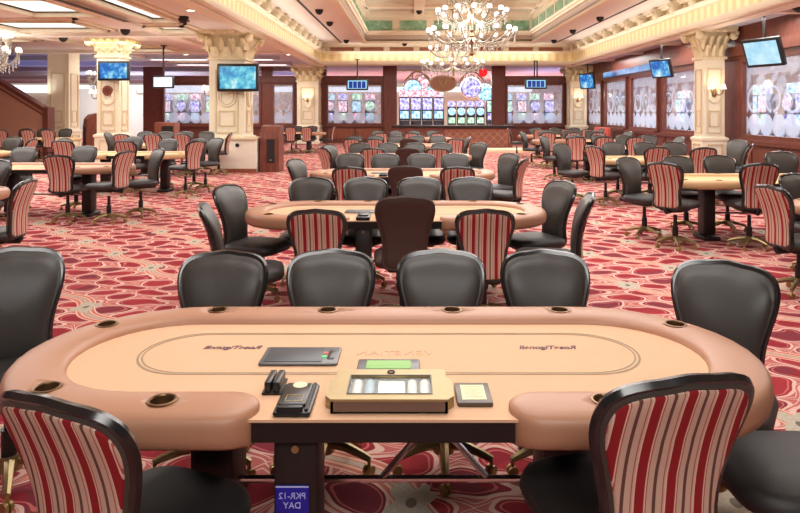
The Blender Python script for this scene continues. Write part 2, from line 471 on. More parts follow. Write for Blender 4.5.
def tag(o, label=None, cat=None, group=None, kind=None):
    if label: o['label'] = label
    if cat: o['category'] = cat
    if group: o['group'] = group
    if kind: o['kind'] = kind
    return o
def thing(name, loc, rz=0.0):
    o = bpy.data.objects.new(name, None)
    o.empty_display_size = 0.1
    COL.objects.link(o)
    o.location = loc; o.rotation_euler.z = rz
    return o
def dup(o, parent=None):
    c = o.copy(); COL.objects.link(c); c.parent = parent
    for k in ('label', 'group', 'category'):
        pass
    for ch in list(o.children):
        dup(ch, c)
    return c
def struct(o, label=None, cat=None):
    o['kind'] = 'structure'
    if label: o['label'] = label
    if cat: o['category'] = cat
    return o
def text_mesh(name, s, size, mat, parent, mirror=True, loc=(0, 0, 0), rot=None, shear=0.0, depth=0.0008, sx=1.0, align='CENTER', bold=0.0):
    cu = bpy.data.curves.new('lettering', 'FONT')
    cu.body = s; cu.size = size; cu.extrude = depth; cu.offset = bold; cu.shear = shear; cu.align_x = align; cu.align_y = 'CENTER'
    ob = bpy.data.objects.new('lettering', cu)
    COL.objects.link(ob)
    bpy.context.view_layer.update()
    me = bpy.data.meshes.new_from_object(ob.evaluated_get(bpy.context.evaluated_depsgraph_get()))
    bpy.data.objects.remove(ob); bpy.data.curves.remove(cu)
    if mirror or sx != 1.0:
        k = (-1 if mirror else 1) * sx
        for v in me.vertices: v.co.x *= k
        if k < 0: me.flip_normals()
    me.materials.clear(); me.materials.append(M[mat])
    o = bpy.data.objects.new(name, me); COL.objects.link(o)
    o.parent = parent; o.location = loc
    if rot: o.rotation_euler = rot
    return o

# ------------------------------------------------------------------ camera and picture settings
H = 1.62
cam_d = bpy.data.cameras.new('camera')
cam = bpy.data.objects.new('camera', cam_d)
COL.objects.link(cam)
cam.location = (0, 0, H)
cam.rotation_euler = (PI / 2, 0, 0)
cam_d.sensor_width = 36.0
cam_d.lens = 36.0 * 650 / 800
cam_d.shift_x = -(411 - 400) / 800
cam_d.shift_y = -(256.5 - 111) / 800
cam_d.clip_end = 200
sc.camera = cam
sc.view_settings.view_transform = 'Standard'
sc.view_settings.look = 'None'
sc.view_settings.gamma = 1.0
sc.view_settings.use_curve_mapping = False
sc.view_settings.exposure = 0.05
sc.cycles.use_denoising = True
sc.cycles.max_bounces = 8
sc.cycles.transparent_max_bounces = 12
sc.cycles.sample_clamp_indirect = 6.0

w = bpy.data.worlds.new('world'); sc.world = w; w.use_nodes = True
w.node_tree.nodes['Background'].inputs[0].default_value = (1.0, 0.97, 0.93, 1)
w.node_tree.nodes['Background'].inputs[1].default_value = 0.1

# ------------------------------------------------------------------ room shell
XR, YB = 8.9, 33.0          # right window wall, back window wall
ZL, ZU = 3.9, 4.8           # low ceiling, upper tray ceiling
TX0, TX1, TY1 = -4.35, 7.76, 31.0     # tray opening
CX0, CX1, CY1 = -2.1, 5.5, 29.5       # inner coffer

fl = MB().bx(-46, 30, -2, 56, -0.05, 0.0).build('floor', 'carpet'); struct(fl, 'red patterned carpet covering the whole floor', 'floor')

# low ceiling with coffer openings
COFF = [(-10.8, -8.5, 16.2, 17.9), (-8.7, -7.35, 12.9, 15.0), (-6.35, -5.85, 12.6, 16.0), (-6.9, -6.1, 17.1, 18.1),
        (-10.1, -8.7, 22.7, 23.8), (-10.6, -9.0, 28.0, 29.0), (-13.5, -11.6, 13.0, 15.2), (-13.5, -12.0, 19.0, 20.4)]
def low_ceiling():
    holes = COFF + [(TX0, TX1, -2, TY1)]
    xs = sorted({-46, -14.8, 30, TX0, TX1} | {a for h in holes for a in h[:2]})
    ys = sorted({-2, 24.6, 56, TY1} | {a for h in holes for a in h[2:]})
    b = MB(); far = MB()
    for i in range(len(xs) - 1):
        for j in range(len(ys) - 1):
            cx, cy = (xs[i] + xs[i + 1]) / 2, (ys[j] + ys[j + 1]) / 2
            if any(h[0] < cx < h[1] and h[2] < cy < h[3] for h in holes): continue
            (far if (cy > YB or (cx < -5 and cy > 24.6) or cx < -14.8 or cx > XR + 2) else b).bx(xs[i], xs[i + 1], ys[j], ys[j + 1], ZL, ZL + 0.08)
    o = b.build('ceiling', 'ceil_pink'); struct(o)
    f = far.build('ceiling_far', 'ceil_blue'); struct(f)
    # coffer walls
    cw = MB()
    for x0, x1, y0, y1 in COFF:
        cw.bx(x0 - 0.05, x0, y0, y1, ZL, ZL + 0.3); cw.bx(x1, x1 + 0.05, y0, y1, ZL, ZL + 0.3)
        cw.bx(x0, x1, y0 - 0.05, y0, ZL, ZL + 0.3); cw.bx(x0, x1, y1, y1 + 0.05, ZL, ZL + 0.3)
    cw.build('coffer_sides', 'mould', o)
    tr = MB()
    for x0, x1, y0, y1 in COFF:       # moulding frames round the coffers
        for a, c in ((0.30, 0.05), (0.14, 0.1)):
            tr.bx(x0 - a, x1 + a, y0 - a, y0 - a + 0.1, ZL - c, ZL); tr.bx(x0 - a, x1 + a, y1 + a - 0.1, y1 + a, ZL - c, ZL)
            tr.bx(x0 - a, x0 - a + 0.1, y0 - a, y1 + a, ZL - c, ZL); tr.bx(x1 + a - 0.1, x1 + a, y0 - a, y1 + a, ZL - c, ZL)
    tr.build('coffer_moulding', 'mould', o)
    bm = MB()                          # beams across the low ceiling
    for y in (11.8, 18.9, 24.4, 31.6):
        bm.bx(-14.8, TX0 - 0.4, y - 0.2, y + 0.2, ZL - 0.12, ZL)
        bm.bx(-14.8, TX0 - 0.4, y - 0.28, y + 0.28, ZL - 0.05, ZL)
    for y in (11.0, 14.5, 18.0, 21.5, 25.0, 28.5):
        bm.bx(TX1 + 0.3, XR + 0.3, y - 0.14, y + 0.14, ZL - 0.1, ZL)
    for x in (-7.15, -11.1):
        bm.bx(x - 0.16, x + 0.16, -1, 31.6, ZL - 0.09, ZL)
    bm.build('ceiling_beams', 'ceil', o)
    fb = MB()
    for y in (27, 30, 34, 38, 43, 49):
        fb.bx(-40, -5.5, y - 0.25, y + 0.25, ZL - 0.2, ZL)
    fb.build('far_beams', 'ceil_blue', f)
    sl = MB()
    for k in range(3): sl.bx(-7.05 + k * 0.06, -7.02 + k * 0.06, 12.4, 16.0, ZL - 0.095, ZL - 0.088)
    sl.build('air_slot', 'slot', o)
    return o
ceil = low_ceiling()
for i, (x0, x1, y0, y1) in enumerate(COFF):
    o = MB().bx(x0, x1, y0, y1, ZL + 0.02, ZL + 0.06).build('ceiling_light', 'lightpanel')
    tag(o, ['large bright light panel in coffer left of upper tray', 'bright light panel at top left beside dark air slot', 'narrow bright light strip nearest the left cornice',
            'small light panel beside capital of the screen pillar', 'distant light panel left of the hanging white screen', 'farthest light panel above the left back window',
            'light panel in coffer near the left frame edge', 'light panel above the left crystal chandelier'][i], 'light')

# tray: cove, cornice, upper ceiling, inner coffer (a ring round three sides; runs past the camera)
def ring_u(b, d, z0, z1, d2):
    """a band along the left, back and right tray edges between insets d and d2"""
    a, c = min(d, d2), max(d, d2)
    b.bx(TX0 + a, TX0 + c, -2, TY1 - a, z0, z1); b.bx(TX1 - c, TX1 - a, -2, TY1 - a, z0, z1)
    b.bx(TX0 + c, TX1 - c, TY1 - c, TY1 - a, z0, z1)
    return b
o = ring_u(MB(), -0.12, ZL - 0.02, ZU + 0.1, 0.0).build('trim_1', 'dentil'); struct(o, 'lit cove band round the ceiling tray', 'trim')
lp = MB(); ring_u(lp, 0.0, ZL - 0.06, ZL + 0.02, 0.16); ring_u(lp, 0.13, ZL - 0.04, ZL + 0.09, 0.17); ring_u(lp, -0.35, ZL - 0.1, ZL, -0.02)
struct(lp.build('trim_2', 'mould'), 'cream cove lip below the lit band', 'trim')
cs = ring_u(MB(), 0.05, ZL + 0.025, ZL + 0.045, 0.1).build('cove_light', 'cove'); tag(cs, 'warm cove light strip running round the ceiling tray', 'light')
o = MB(); ring_u(o, 0.0, 4.36, 4.42, 0.16); ring_u(o, 0.0, 4.42, 4.46, 0.24); ring_u(o, 0.0, 4.72, ZU, 0.22); ring_u(o, 0.0, 4.66, 4.72, 0.12)
corn = struct(o.build('trim_3', 'mould'), 'cream cornice above the lit cove', 'trim')
# corbels down both sides, marble panels across the back
def corbel_mesh():
    b = MB(); prof = [(0, 0), (0.10, 0.0), (0.2, 0.05), (0.24, 0.12), (0.2, 0.18), (0.3, 0.24), (0.34, 0.3), (0, 0.3)]
    n = len(prof); wd = 0.16
    vs = [(x, -wd, z) for x, z in prof] + [(x, wd, z) for x, z in prof]
    b.add(vs, [(k, (k + 1) % n, n + (k + 1) % n, n + k) for k in range(n)] + [tuple(range(n - 1, -1, -1)), tuple(range(n, 2 * n))])
    b.sphere((0.2, 0, 0.12), 0.15, 12, 7); b.sphere((0.28, 0.1, 0.25), 0.07, 8, 5); b.sphere((0.28, -0.1, 0.25), 0.07, 8, 5)
    return b
cb0 = corbel_mesh().build('corbel', 'corbel', corn)
first = True
for side in (-1, 1):
    for k in range(15):
        c = cb0 if first else cb0.copy()
        if not first: COL.objects.link(c)
        first = False
        c.parent = corn
        c.location = (TX0 if side < 0 else TX1, 30.4 - 1.3 * k, 4.44)
        c.rotation_euler.z = 0 if side < 0 else PI
b = MB()
for k in range(8):
    x0 = TX0 + 0.5 + k * 1.42
    b.bx(x0, x0 + 1.12, TY1 - 0.03, TY1 - 0.005, 4.47, 4.65)
b.build('marble_panel', 'frieze', corn)
b = MB()
for k in range(9):
    x0 = TX0 + 0.22 + k * 1.42
    b.bx(x0, x0 + 0.26, TY1 - 0.09, TY1 - 0.005, 4.46, 4.67)
b.build('pilaster', 'mould', corn)
b = MB(); b.bx(TX0, CX0, -2, TY1, ZU, ZU + 0.06); b.bx(CX1, TX1, -2, TY1, ZU, ZU + 0.06); b.bx(CX0, CX1, CY1, TY1, ZU, ZU + 0.06)
up = struct(b.build('ceiling_tray', 'ceil'), 'cream upper tray ceiling', 'ceiling')
b = MB(); b.bx(-3.29, -3.21, 6, 30.2, ZU - 0.012, ZU - 0.002); b.bx(6.7, 6.78, 6, 30.2, ZU - 0.012, ZU - 0.002); b.build('air_slot', 'slot', up)
def ring_c(b, d, z0, z1, d2):
    a, c = min(d, d2), max(d, d2)
    b.bx(CX0 + a, CX0 + c, -2, CY1 - a, z0, z1); b.bx(CX1 - c, CX1 - a, -2, CY1 - a, z0, z1)
    b.bx(CX0 + c, CX1 - c, CY1 - c, CY1 - a, z0, z1)
    return b
b = MB()
ring_c(b, -0.2, ZU - 0.05, ZU, 0.05); ring_c(b, -0.1, ZU - 0.1, ZU - 0.05, 0.05)
ring_c(b, -0.1, 5.14, 5.24, 0.18); ring_c(b, -0.1, 5.06, 5.14, 0.1); ring_c(b, -0.1, 5.84, 5.96, 0.14); ring_c(b, -0.1, 5.96, 6.1, 0.28)
inner = struct(b.build('trim_4', 'mould'), 'stepped cream moulding of the inner ceiling coffer', 'trim')
ring_c(MB(), -0.1, ZU, 5.06, 0.0).build('taupe_fascia', 'mould_grey', inner)
ring_c(MB(), -0.1, 5.24, 5.84, 0.0).build('plaster_frieze', 'mould', inner)
b = MB()
for k in range(5):
    x0 = CX0 + 0.05 + k * 1.55
    b.bx(x0, x0 + 1.2, CY1 - 0.03, CY1 - 0.004, 5.3, 5.72)
for k in range(12):
    y0 = CY1 - 1.35 - k * 1.55
    b.bx(CX0 + 0.004, CX0 + 0.03, y0, y0 + 1.2, 5.3, 5.72); b.bx(CX1 - 0.03, CX1 - 0.004, y0, y0 + 1.2, 5.3, 5.72)
b.build('green_marble_panel', 'marble', inner)
mural = struct(MB().bx(CX0 - 0.1, CX1 + 0.1, -2, CY1 + 0.1, 6.1, 6.15).build('ceiling_mural', 'mural'), 'painted mural ceiling inside the coffer', 'ceiling')
b = MB()
for x in (0.35, 3.0):
    b.bx(x - 0.22, x + 0.22, -2, CY1, 5.94, 6.1)
for y in (27.4, 23.0, 18.5):
    b.bx(CX0, CX1, y - 0.2, y + 0.2, 5.96, 6.1)
b.build('ceiling_ribs', 'mould', mural)

# walls -----------------------------------------------------------
SILL, HEAD = 0.9, 3.02
def back_wall():
    # brown posts and panels; window gaps stay open
    posts = [(-13.6, -12.6), (-7.6, -7.05), (-5.9, -4.3), (-1.42, -0.72), (4.1, 4.8), (7.75, 8.9)]
    b = MB()
    for x0, x1 in posts: b.bx(x0, x1, YB, YB + 0.25, 0, ZL)
    for x0, x1 in ((-12.6, -7.6), (-7.05, -5.9), (-4.3, -1.42), (4.8, 7.75)):
        b.bx(x0, x1, YB, YB + 0.25, 0, SILL); b.bx(x0, x1, YB, YB + 0.25, HEAD, 3.4)
    b.bx(-0.72, 4.1, YB, YB + 0.25, 0, SILL - 0.1)
    for x0, x1 in ((-1.42, -0.72), (4.1, 4.8)): b.bx(x0 + 0.03, x1 - 0.03, YB - 0.12, YB, 0, 3.85)
    wl = struct(b.build('wall_back', 'mahogany'), 'mahogany back wall with window openings', 'wall')
    # header band and sill rail
    t = MB()
    for x0, x1 in ((-12.6, -1.42), (4.8, 8.9)):
        t.bx(x0, x1, YB - 0.14, YB, 3.06, 3.3); t.bx(x0, x1, YB - 0.1, YB, SILL - 0.12, SILL)
    t.build('window_rail', 'mahogany', wl)
    # light wainscot panels under the left windows
    p = MB()
    for x0, x1 in ((-4.2, -2.9), (-2.8, -1.5)):
        p.bx(x0, x1, YB - 0.05, YB, 0.22, 0.74)
        p.bx(x0 + 0.12, x1 - 0.12, YB - 0.08, YB - 0.05, 0.32, 0.64)
    p.build('wainscot_panel', 'mahogany_light', wl)
    return wl
back_wall()

def window(n, x0, x1, side, label, y0=None):
    """an etched pane in a mahogany frame; side 'back' (x range) or 'right' (y range)"""
    ln = x1 - x0
    b = MB(); f = 0.1
    zb, zt = SILL, HEAD
    for a0, a1, c0, c1 in ((-ln / 2, -ln / 2 + f, 0, zt - zb), (ln / 2 - f, ln / 2, 0, zt - zb), (-ln / 2 + f, ln / 2 - f, 0, f), (-ln / 2 + f, ln / 2 - f, zt - zb - f, zt - zb)):
        b.bx(a0, a1, -0.1, 0.1, c0, c1)
    b.bx(-ln / 2, ln / 2, -0.2, -0.1, -0.07, 0.0)
    t = thing('window_%d' % n, ((x0 + x1) / 2, YB, zb) if side == 'back' else (XR + 0.02, (x0 + x1) / 2, zb), 0 if side == 'back' else -PI / 2)
    struct(t, label, 'window')
    b.build('window_frame', 'mahogany', t)
    MB().bx(-ln / 2 + f, ln / 2 - f, 0.0, 0.02, f, zt - zb - f).build('pane', 'etched', t)
    return t
WB = [(-12.6, -7.6, 'etched back window left of the screen pillar'), (-7.05, -5.9, 'narrow etched back window right of the screen pillar'), (-4.3, -1.42, 'etched back window left of the slot machine opening'), (4.8, 7.75, 'etched back window right of the slot machine opening')]
for i, (a, c, lb) in enumerate(WB): window(i + 1, a, c, 'back', lb)
WR = [(30.2, 32.7, 'etched right window deepest in the room corner'), (26.7, 29.7, 'etched right window second from the back corner'), (23.3, 26.2, 'etched right window third from the back corner'), (18.9, 22.8, 'etched right window just behind the sconce pillar'), (8.0, 17.4, 'widest etched right window nearest the camera')]
for i, (a, c, lb) in enumerate(WR): window(i + 5, a, c, 'right', lb)

def right_wall():
    b = MB()
    ys = [8.0, 17.4, 18.9, 22.8, 23.3, 26.2, 26.7, 29.7, 30.2, 32.7, 33.0]
    for k in range(1, len(ys) - 1, 2): b.bx(XR, XR + 0.25, ys[k], ys[k + 1], 0, ZL)
    b.bx(XR, XR + 0.25, 2.0, 8.0, 0, ZL)
    for k in range(0, len(ys) - 1, 2):
        b.bx(XR, XR + 0.25, ys[k], ys[k + 1], 0, SILL); b.bx(XR, XR + 0.25, ys[k], ys[k + 1], HEAD, ZL)
    wl = struct(b.build('wall_right', 'mahogany'), 'mahogany right wall with etched windows', 'wall')
    t = MB()
    t.bx(XR - 0.16, XR, 2.0, 33.0, 3.1, 3.36); t.bx(XR - 0.08, XR, 2.0, 33, 3.02, 3.1); t.bx(XR - 0.16, XR, 2.0, 33, SILL - 0.14, SILL - 0.05); t.bx(XR - 0.06, XR, 2.0, 33, 0, 0.16)
    t.build('wall_rail', 'mahogany', wl)
    p = MB()
    for k in range(20):
        y0 = 4.0 + k * 1.44
        p.bx(XR - 0.025, XR, y0, y0 + 1.2, 0.24, 0.7); p.bx(XR - 0.045, XR - 0.02, y0 + 0.1, y0 + 1.1, 0.32, 0.62)
    p.build('wainscot_panel', 'mahogany', wl)
right_wall()
b = MB().bx(-46, 30, 54, 54.2, 0, ZL); struct(b.build('wall_far', 'beige_wall'), 'distant casino wall', 'wall')
b = MB().bx(-45.5, -14, 53.6, 53.9, 3.15, 3.75); b.bx(-14, 10, 53.6, 53.9, 3.2, 3.6)
tag(b.build('wall_light_band', 'farglow'), 'long white light band on the distant casino wall', 'light')
b = MB().bx(18, 18.2, 0, 54, 0, ZL); struct(b.build('wall_side', 'beige_wall'), 'casino wall beyond the right windows', 'wall')
# white partition behind the left pillars
b = MB(); b.bx(-20.5, -16.5, 39, 39.2, 0, 2.95); b.bx(-16.5, -12.9, 39, 39.2, 0, 2.6); b.bx(-20.62, -20.5, 38.95, 39.25, 0, 3.0)
struct(b.build('wall_partition', 'white_wall'), 'white partition behind the left pillars', 'wall')
# sloping brown stair side at far left
b = MB()
prof = [(-20.0, 0), (-12.9, 0), (-12.9, 1.66), (-14.6, 2.7), (-20.0, 5.2 - 1.5)]
n = len(prof)
b.add([(x, 23.0, z) for x, z in prof] + [(x, 23.25, z) for x, z in prof], [(k, n + k, n + (k + 1) % n, (k + 1) % n) for k in range(n)] + [tuple(range(n)), tuple(range(2 * n - 1, n - 1, -1))])
ramp = struct(b.build('wall_stair', 'partition', smooth=0), 'sloping brown stair wall at the far left', 'wall')
b = MB()
for (xa, za), (xb, zb_) in (((-12.9, 1.66), (-14.6, 2.7)), ((-14.6, 2.7), (-20.0, 3.7))):
    for dz, hh, yy in ((0.04, 0.14, 0.08), (-0.22, 0.05, 0.03)):
        b.add([(xa, 23 - yy, za + dz - hh), (xb, 23 - yy, zb_ + dz - hh), (xb, 23 - yy, zb_ + dz), (xa, 23 - yy, za + dz),
               (xa, 23.25 + yy, za + dz - hh), (xb, 23.25 + yy, zb_ + dz - hh), (xb, 23.25 + yy, zb_ + dz), (xa, 23.25 + yy, za + dz)],
              [(0, 3, 2, 1), (4, 5, 6, 7), (0, 1, 5, 4), (1, 2, 6, 5), (2, 3, 7, 6), (3, 0, 4, 7)])
b.bx(-12.98, -12.8, 22.9, 23.35, 0, 1.75)
b.build('stair_rail', 'mahogany', ramp, smooth=0)

# pillars -----------------------------------------------------------
def leaf(b, x, y, z, ang, w, h, out):
    """acanthus leaf: a curled tapering strip with a central rib, facing ang"""
    n = 5; vs = []; fs = []
    ca, sa = math.cos(ang), math.sin(ang)
    for i in range(n + 1):
        t = i / n
        r = out * (t ** 2.2) if t < 0.85 else out * (0.85 ** 2.2) + out * 0.45 * (t - 0.85) / 0.15 * 0.8
        zz = h * t if t < 0.85 else h * (0.85 - (t - 0.85) * 0.9)
        ww = w * (1 - 0.55 * t ** 2) * (1.0 if i % 2 else 0.86)
        for s, rr in ((-1, 0), (0, 0.035 + w * 0.12), (1, 0)):
            d = r + rr
            vs.append((x + ca * d - sa * s * ww, y + sa * d + ca * s * ww, z + zz))
        vs.append((x + ca * (r - 0.03), y + sa * (r - 0.03), z + zz))
    for i in range(n):
        a, c = i * 4, (i + 1) * 4
        fs += [(a, a + 1, c + 1, c), (a + 1, a + 2, c + 2, c + 1), (a + 2, a + 3, c + 3, c + 2), (a + 3, a, c, c + 3)]
    fs += [(0, 3, 2, 1), (n * 4, n * 4 + 1, n * 4 + 2, n * 4 + 3)]
    b.add(vs, fs)
def square_loft(b, prof):
    """stack of square rings (half width, z)"""
    vs = []; fs = []
    for h, z in prof: vs += [(-h, -h, z), (h, -h, z), (h, h, z), (-h, h, z)]
    for i in range(len(prof) - 1):
        for k in range(4):
            q = (k + 1) % 4
            fs.append((i * 4 + k, i * 4 + q, (i + 1) * 4 + q, (i + 1) * 4 + k))
    fs += [(3, 2, 1, 0), tuple(len(prof) * 4 - 4 + k for k in range(4))]
    b.add(vs, fs)
def pillar(x, y, w, zc, zt, label, medallion=(), plain=False):
    t = thing('pillar', (x, y, 0)); struct(t, label, 'pillar')
    h = w / 2
    b = MB(); square_loft(b, [(h + 0.09, 0), (h + 0.09, 0.16), (h + 0.05, 0.2), (h + 0.05, 0.78), (h + 0.08, 0.82), (h + 0.08, 0.88), (h, 0.92), (h, zc if not plain else zt)])
    b.build('shaft', 'cream', t, smooth=0)
    b = MB()
    for a in (0, PI / 2, PI, 1.5 * PI):       # raised panel frames on each face
        R = Matrix.Rotation(a, 4, 'Z')
        for z0, z1, hw in ((1.02, zc - 0.28, h * 0.62), (1.2, 1.62, h * 0.42), (0.3, 0.7, h * 0.66)):
            d = h + (0.05 if z0 < 0.9 else 0)
            for c, s in (((0, -d - 0.012, z0), (hw * 2, 0.03, 0.04)), ((0, -d - 0.012, z1), (hw * 2, 0.03, 0.04)), ((-hw, -d - 0.012, (z0 + z1) / 2), (0.04, 0.03, z1 - z0)), ((hw, -d - 0.012, (z0 + z1) / 2), (0.04, 0.03, z1 - z0))):
                b.box(c, s, 0, R)
    b.build('panel_moulding', 'cream_dark', t, smooth=0)
    if medallion:
        for a in medallion:
            b = MB(); R = Matrix.Rotation(a, 4, 'Z')
            for rr in (0.3, 0.22):
                pts = [R @ Vector((rr * h * 1.6 * math.cos(q), -h - 0.02, 2.0 + rr * h * 1.6 * math.sin(q))) for q in [PI + k * PI / 12 for k in range(13)]]
                pts = [R @ Vector((-rr * h * 1.6, -h - 0.02, 2.25))] + pts + [R @ Vector((rr * h * 1.6, -h - 0.02, 2.25))]
                b.tube(pts, 0.028, 6)
            b.build('medallion', 'cream', t)
    hc = zt - zc
    if not plain:
        b = MB()
        square_loft(b, [(h + 0.05, zc), (h + 0.05, zc + 0.06), (h + 0.0, zc + 0.08), (h - 0.04, zc + hc * 0.5), (h + 0.06, zc + hc * 0.8), (h + 0.24, zc + hc * 0.86), (h + 0.26, zt)])
        n = max(3, int(w / 0.28))
        for k in range(n):
            q = -h + w * (k + 0.5) / n
            for (px, py, an) in ((q, -h, -PI / 2), (q, h, PI / 2), (-h, q, PI), (h, q, 0)):
                leaf(b, px, py, zc + 0.07, an, w / n * 0.42, hc * 0.45, 0.2)
        for k in range(n + 1):
            q = -h + w * k / n
            for (px, py, an) in ((q, -h, -PI / 2), (q, h, PI / 2), (-h, q, PI), (h, q, 0)):
                leaf(b, px, py, zc + hc * 0.32, an, w / n * 0.38, hc * 0.5, 0.28)
        for sx in (-1, 1):
            for sy in (-1, 1):
                c = (sx * (h + 0.17), sy * (h + 0.17), zc + hc * 0.72)
                b.sphere(c, 0.12, 10, 6); b.sphere((c[0] + sx * 0.05, c[1] + sy * 0.05, c[2] + 0.06), 0.08, 8, 5)
        for k in range(n):
            q = -h + w * (k + 0.5) / n
            for (px, py) in ((q, -h - 0.22), (q, h + 0.22), (-h - 0.22, q), (h + 0.22, q)):
                b.sphere((px, py, zc + hc * 0.9), 0.07, 8, 5)
        b.build('capital', 'capital', t)
    return t
pillar(-5.2, 18.85, 1.0, 3.06, 3.9, 'cream pillar with large screen and white cabinet in front', (0, -PI / 2, PI / 2))
pillar(-9.4, 20.52, 0.7, 3.28, 3.9, 'cream pillar with smaller screen and round plaque', (0,))
pillar(-13.25, 24.8, 0.8, 3.3, 3.9, 'plain cream pillar beside the stair wall', (), True)
pillar(8.29, 18.07, 0.58, 3.04, 3.9, 'cream sconce pillar between the right windows', (0,))
pillar(-5.1, 32.6, 1.05, 3.05, 3.84, 'far cream sconce pillar left along the back wall', (0,))
pillar(8.25, 32.4, 0.8, 3.05, 3.84, 'far cream sconce pillar in the right back corner', (0,))

# wall sconces
def sconce(x, y, z, rz, label):
    t = thing('wall_sconce', (x, y, z), rz)
    b = MB(); b.rbox((0, -0.03, 0), (0.11, 0.24, 0.03), 0.04, 3, 0, 0, Matrix.Rotation(PI / 2, 4, 'X') @ Matrix.Translation((0, 0, 0)))
    b.build('back_plate', 'brown_bronze', t)
    for s in (-1, 1):
        pts = [(0, -0.05, -0.05), (s * 0.06, -0.12, -0.1), (s * 0.14, -0.16, -0.06), (s * 0.17, -0.16, 0.06)]
        a = MB().tube(pts, 0.014, 6).build('arm', 'brown_bronze', t)
        MB().lathe([(0.085, 0.0), (0.075, 0.03), (0.055, 0.1), (0.04, 0.15)], (s * 0.17, -0.16, 0.06), 12).build('lamp_shade', 'shade', a)
    tag(t, label, 'wall lamp')
    l = bpy.data.lights.new('sconce_glow', 'POINT'); l.energy = 8; l.color = (1, 0.8, 0.55); l.shadow_soft_size = 0.1
    lo = bpy.data.objects.new('sconce_glow', l); COL.objects.link(lo); lo.location = (x + 0.35 * math.sin(rz), y - 0.35 * math.cos(rz), z + 0.2)
sconce(8.29, 17.76, 2.15, 0, 'bright wall sconce on the right sconce pillar')
sconce(-5.73, 18.7, 2.15, -PI / 2, 'wall sconce on left face of the large screen pillar')
sconce(-5.1, 32.05, 2.2, 0, 'distant wall sconce on the far left back pillar')
sconce(8.2, 31.98, 2.2, 0, 'distant wall sconce on the far right corner pillar')
sconce(-9.78, 20.4, 2.1, -PI / 2, 'wall sconce on left face of the round plaque pillar')

# round plaque on the second pillar
b = MB(); b.cyl((0, 0, 0), (0, -0.04, 0), 0.16, 0.16, 20); o = b.build('wall_plaque', 'mahogany_light', None, (-9.4, 20.16, 2.25)); tag(o, 'round red-brown plaque on the left pillar', 'plaque')
MB().cyl((0, -0.04, 0), (0, -0.055, 0), 0.1, 0.1, 16).build('emblem', 'mahogany', o)

# ------------------------------------------------------------------ screens
def tv(name, x, y, z, w, h, rz, mat, label, tilt=0.0, pole=None, tiles=0, d=0.1, poles=1):
    t = thing(name, (x, y, z), rz)
    R = Matrix.Rotation(tilt, 4, 'X')
    b = MB(); b.rbox((0, 0, 0), (w, h, d), 0.03, 2, 0, 0, R @ Matrix.Translation((0, d / 2, 0)) @ Matrix.Rotation(PI / 2, 4, 'X'))
    b.build('housing', 'black_plastic', t)
    f = w * 0.07
    b = MB(); b.box((0, -0.006, 0), (w - 2 * f, 0.012, h - 2 * f), 0, R); b.build('display', mat, t)
    if tiles:
        b = MB()
        for k in range(tiles):
            ww = (w - 3 * f) / tiles
            b.box((-(w - 3 * f) / 2 + ww * (k + 0.5), -0.015, -0.01), (ww * 0.86, 0.012, h * 0.6), 0, R)
        b.build('picture_tile', 'tv_navy', t)
    if pole:
        for k in range(poles):
            dx = 0 if poles == 1 else (-0.06 + 0.12 * k)
            MB().cyl((dx, d * 0.6, h / 2 - 0.1), (dx, d * 0.6, pole - z), 0.03, 0.03, 10).build('hanging_pole', 'black_metal', t)
        MB().cyl((0, d * 0.6, pole - z - 0.03), (0, d * 0.6, pole - z), 0.1, 0.1, 12).build('ceiling_plate', 'black_metal', t)
    else:
        MB().box((0, d + 0.06, 0), (0.2, 0.16, 0.2)).build('wall_bracket', 'black_metal', t)
    tag(t, label, 'television')
    return t
tv('television', -4.82, 18.08, 2.55, 1.16, 0.78, 0, 'tv_teal', 'large wall screen with blue-green picture on the cabinet pillar')
tv('television', -9.1, 19.87, 2.85, 0.96, 0.6, 0, 'tv_blue', 'smaller wall screen above the round plaque on left pillar')
tv('hanging_screen', -8.4, 22.0, 2.6, 0.72, 0.42, 0, 'tv_white', 'white glowing screen hung left of the large screen pillar', 0, ZL - 0.05)
tv('hanging_screen', -2.3, 27.8, 2.75, 0.94, 0.48, 0, 'tv_cyan', 'four-tile blue screen hung left of the slot machines', 0, ZL - 0.06 - 0.0, 4)
tv('hanging_screen', 5.5, 28.6, 2.82, 0.96, 0.46, 0, 'tv_cyan', 'four-tile blue screen hung right of the slot machines', 0, ZL - 0.06, 4, 0.1, 2)
tv('hanging_screen', 8.05, 29.8, 2.98, 0.8, 0.72, -0.9, 'tv_blue', 'blue hanging screen farthest along the right windows', 0.2, ZL)
tv('hanging_screen', 8.05, 21.0, 2.98, 0.82, 0.62, -1.1, 'tv_blue', 'blue hanging screen just behind the right sconce pillar', 0.3, ZL)
tv('hanging_screen', 8.1, 15.0, 2.96, 1.0, 0.68, -1.2, 'tv_pale', 'pale blue hanging screen nearest the camera at upper right', 0.34, ZL)
o = MB().bx(XR - 0.205, XR - 0.165, 23.6, 29.4, 3.12, 3.34).build('screen_glow_strip', 'screen_glow'); tag(o, 'blue screen reflection on the wood header over right windows', 'light')  # emissive strip painting the screen glow on the header; no lamp there

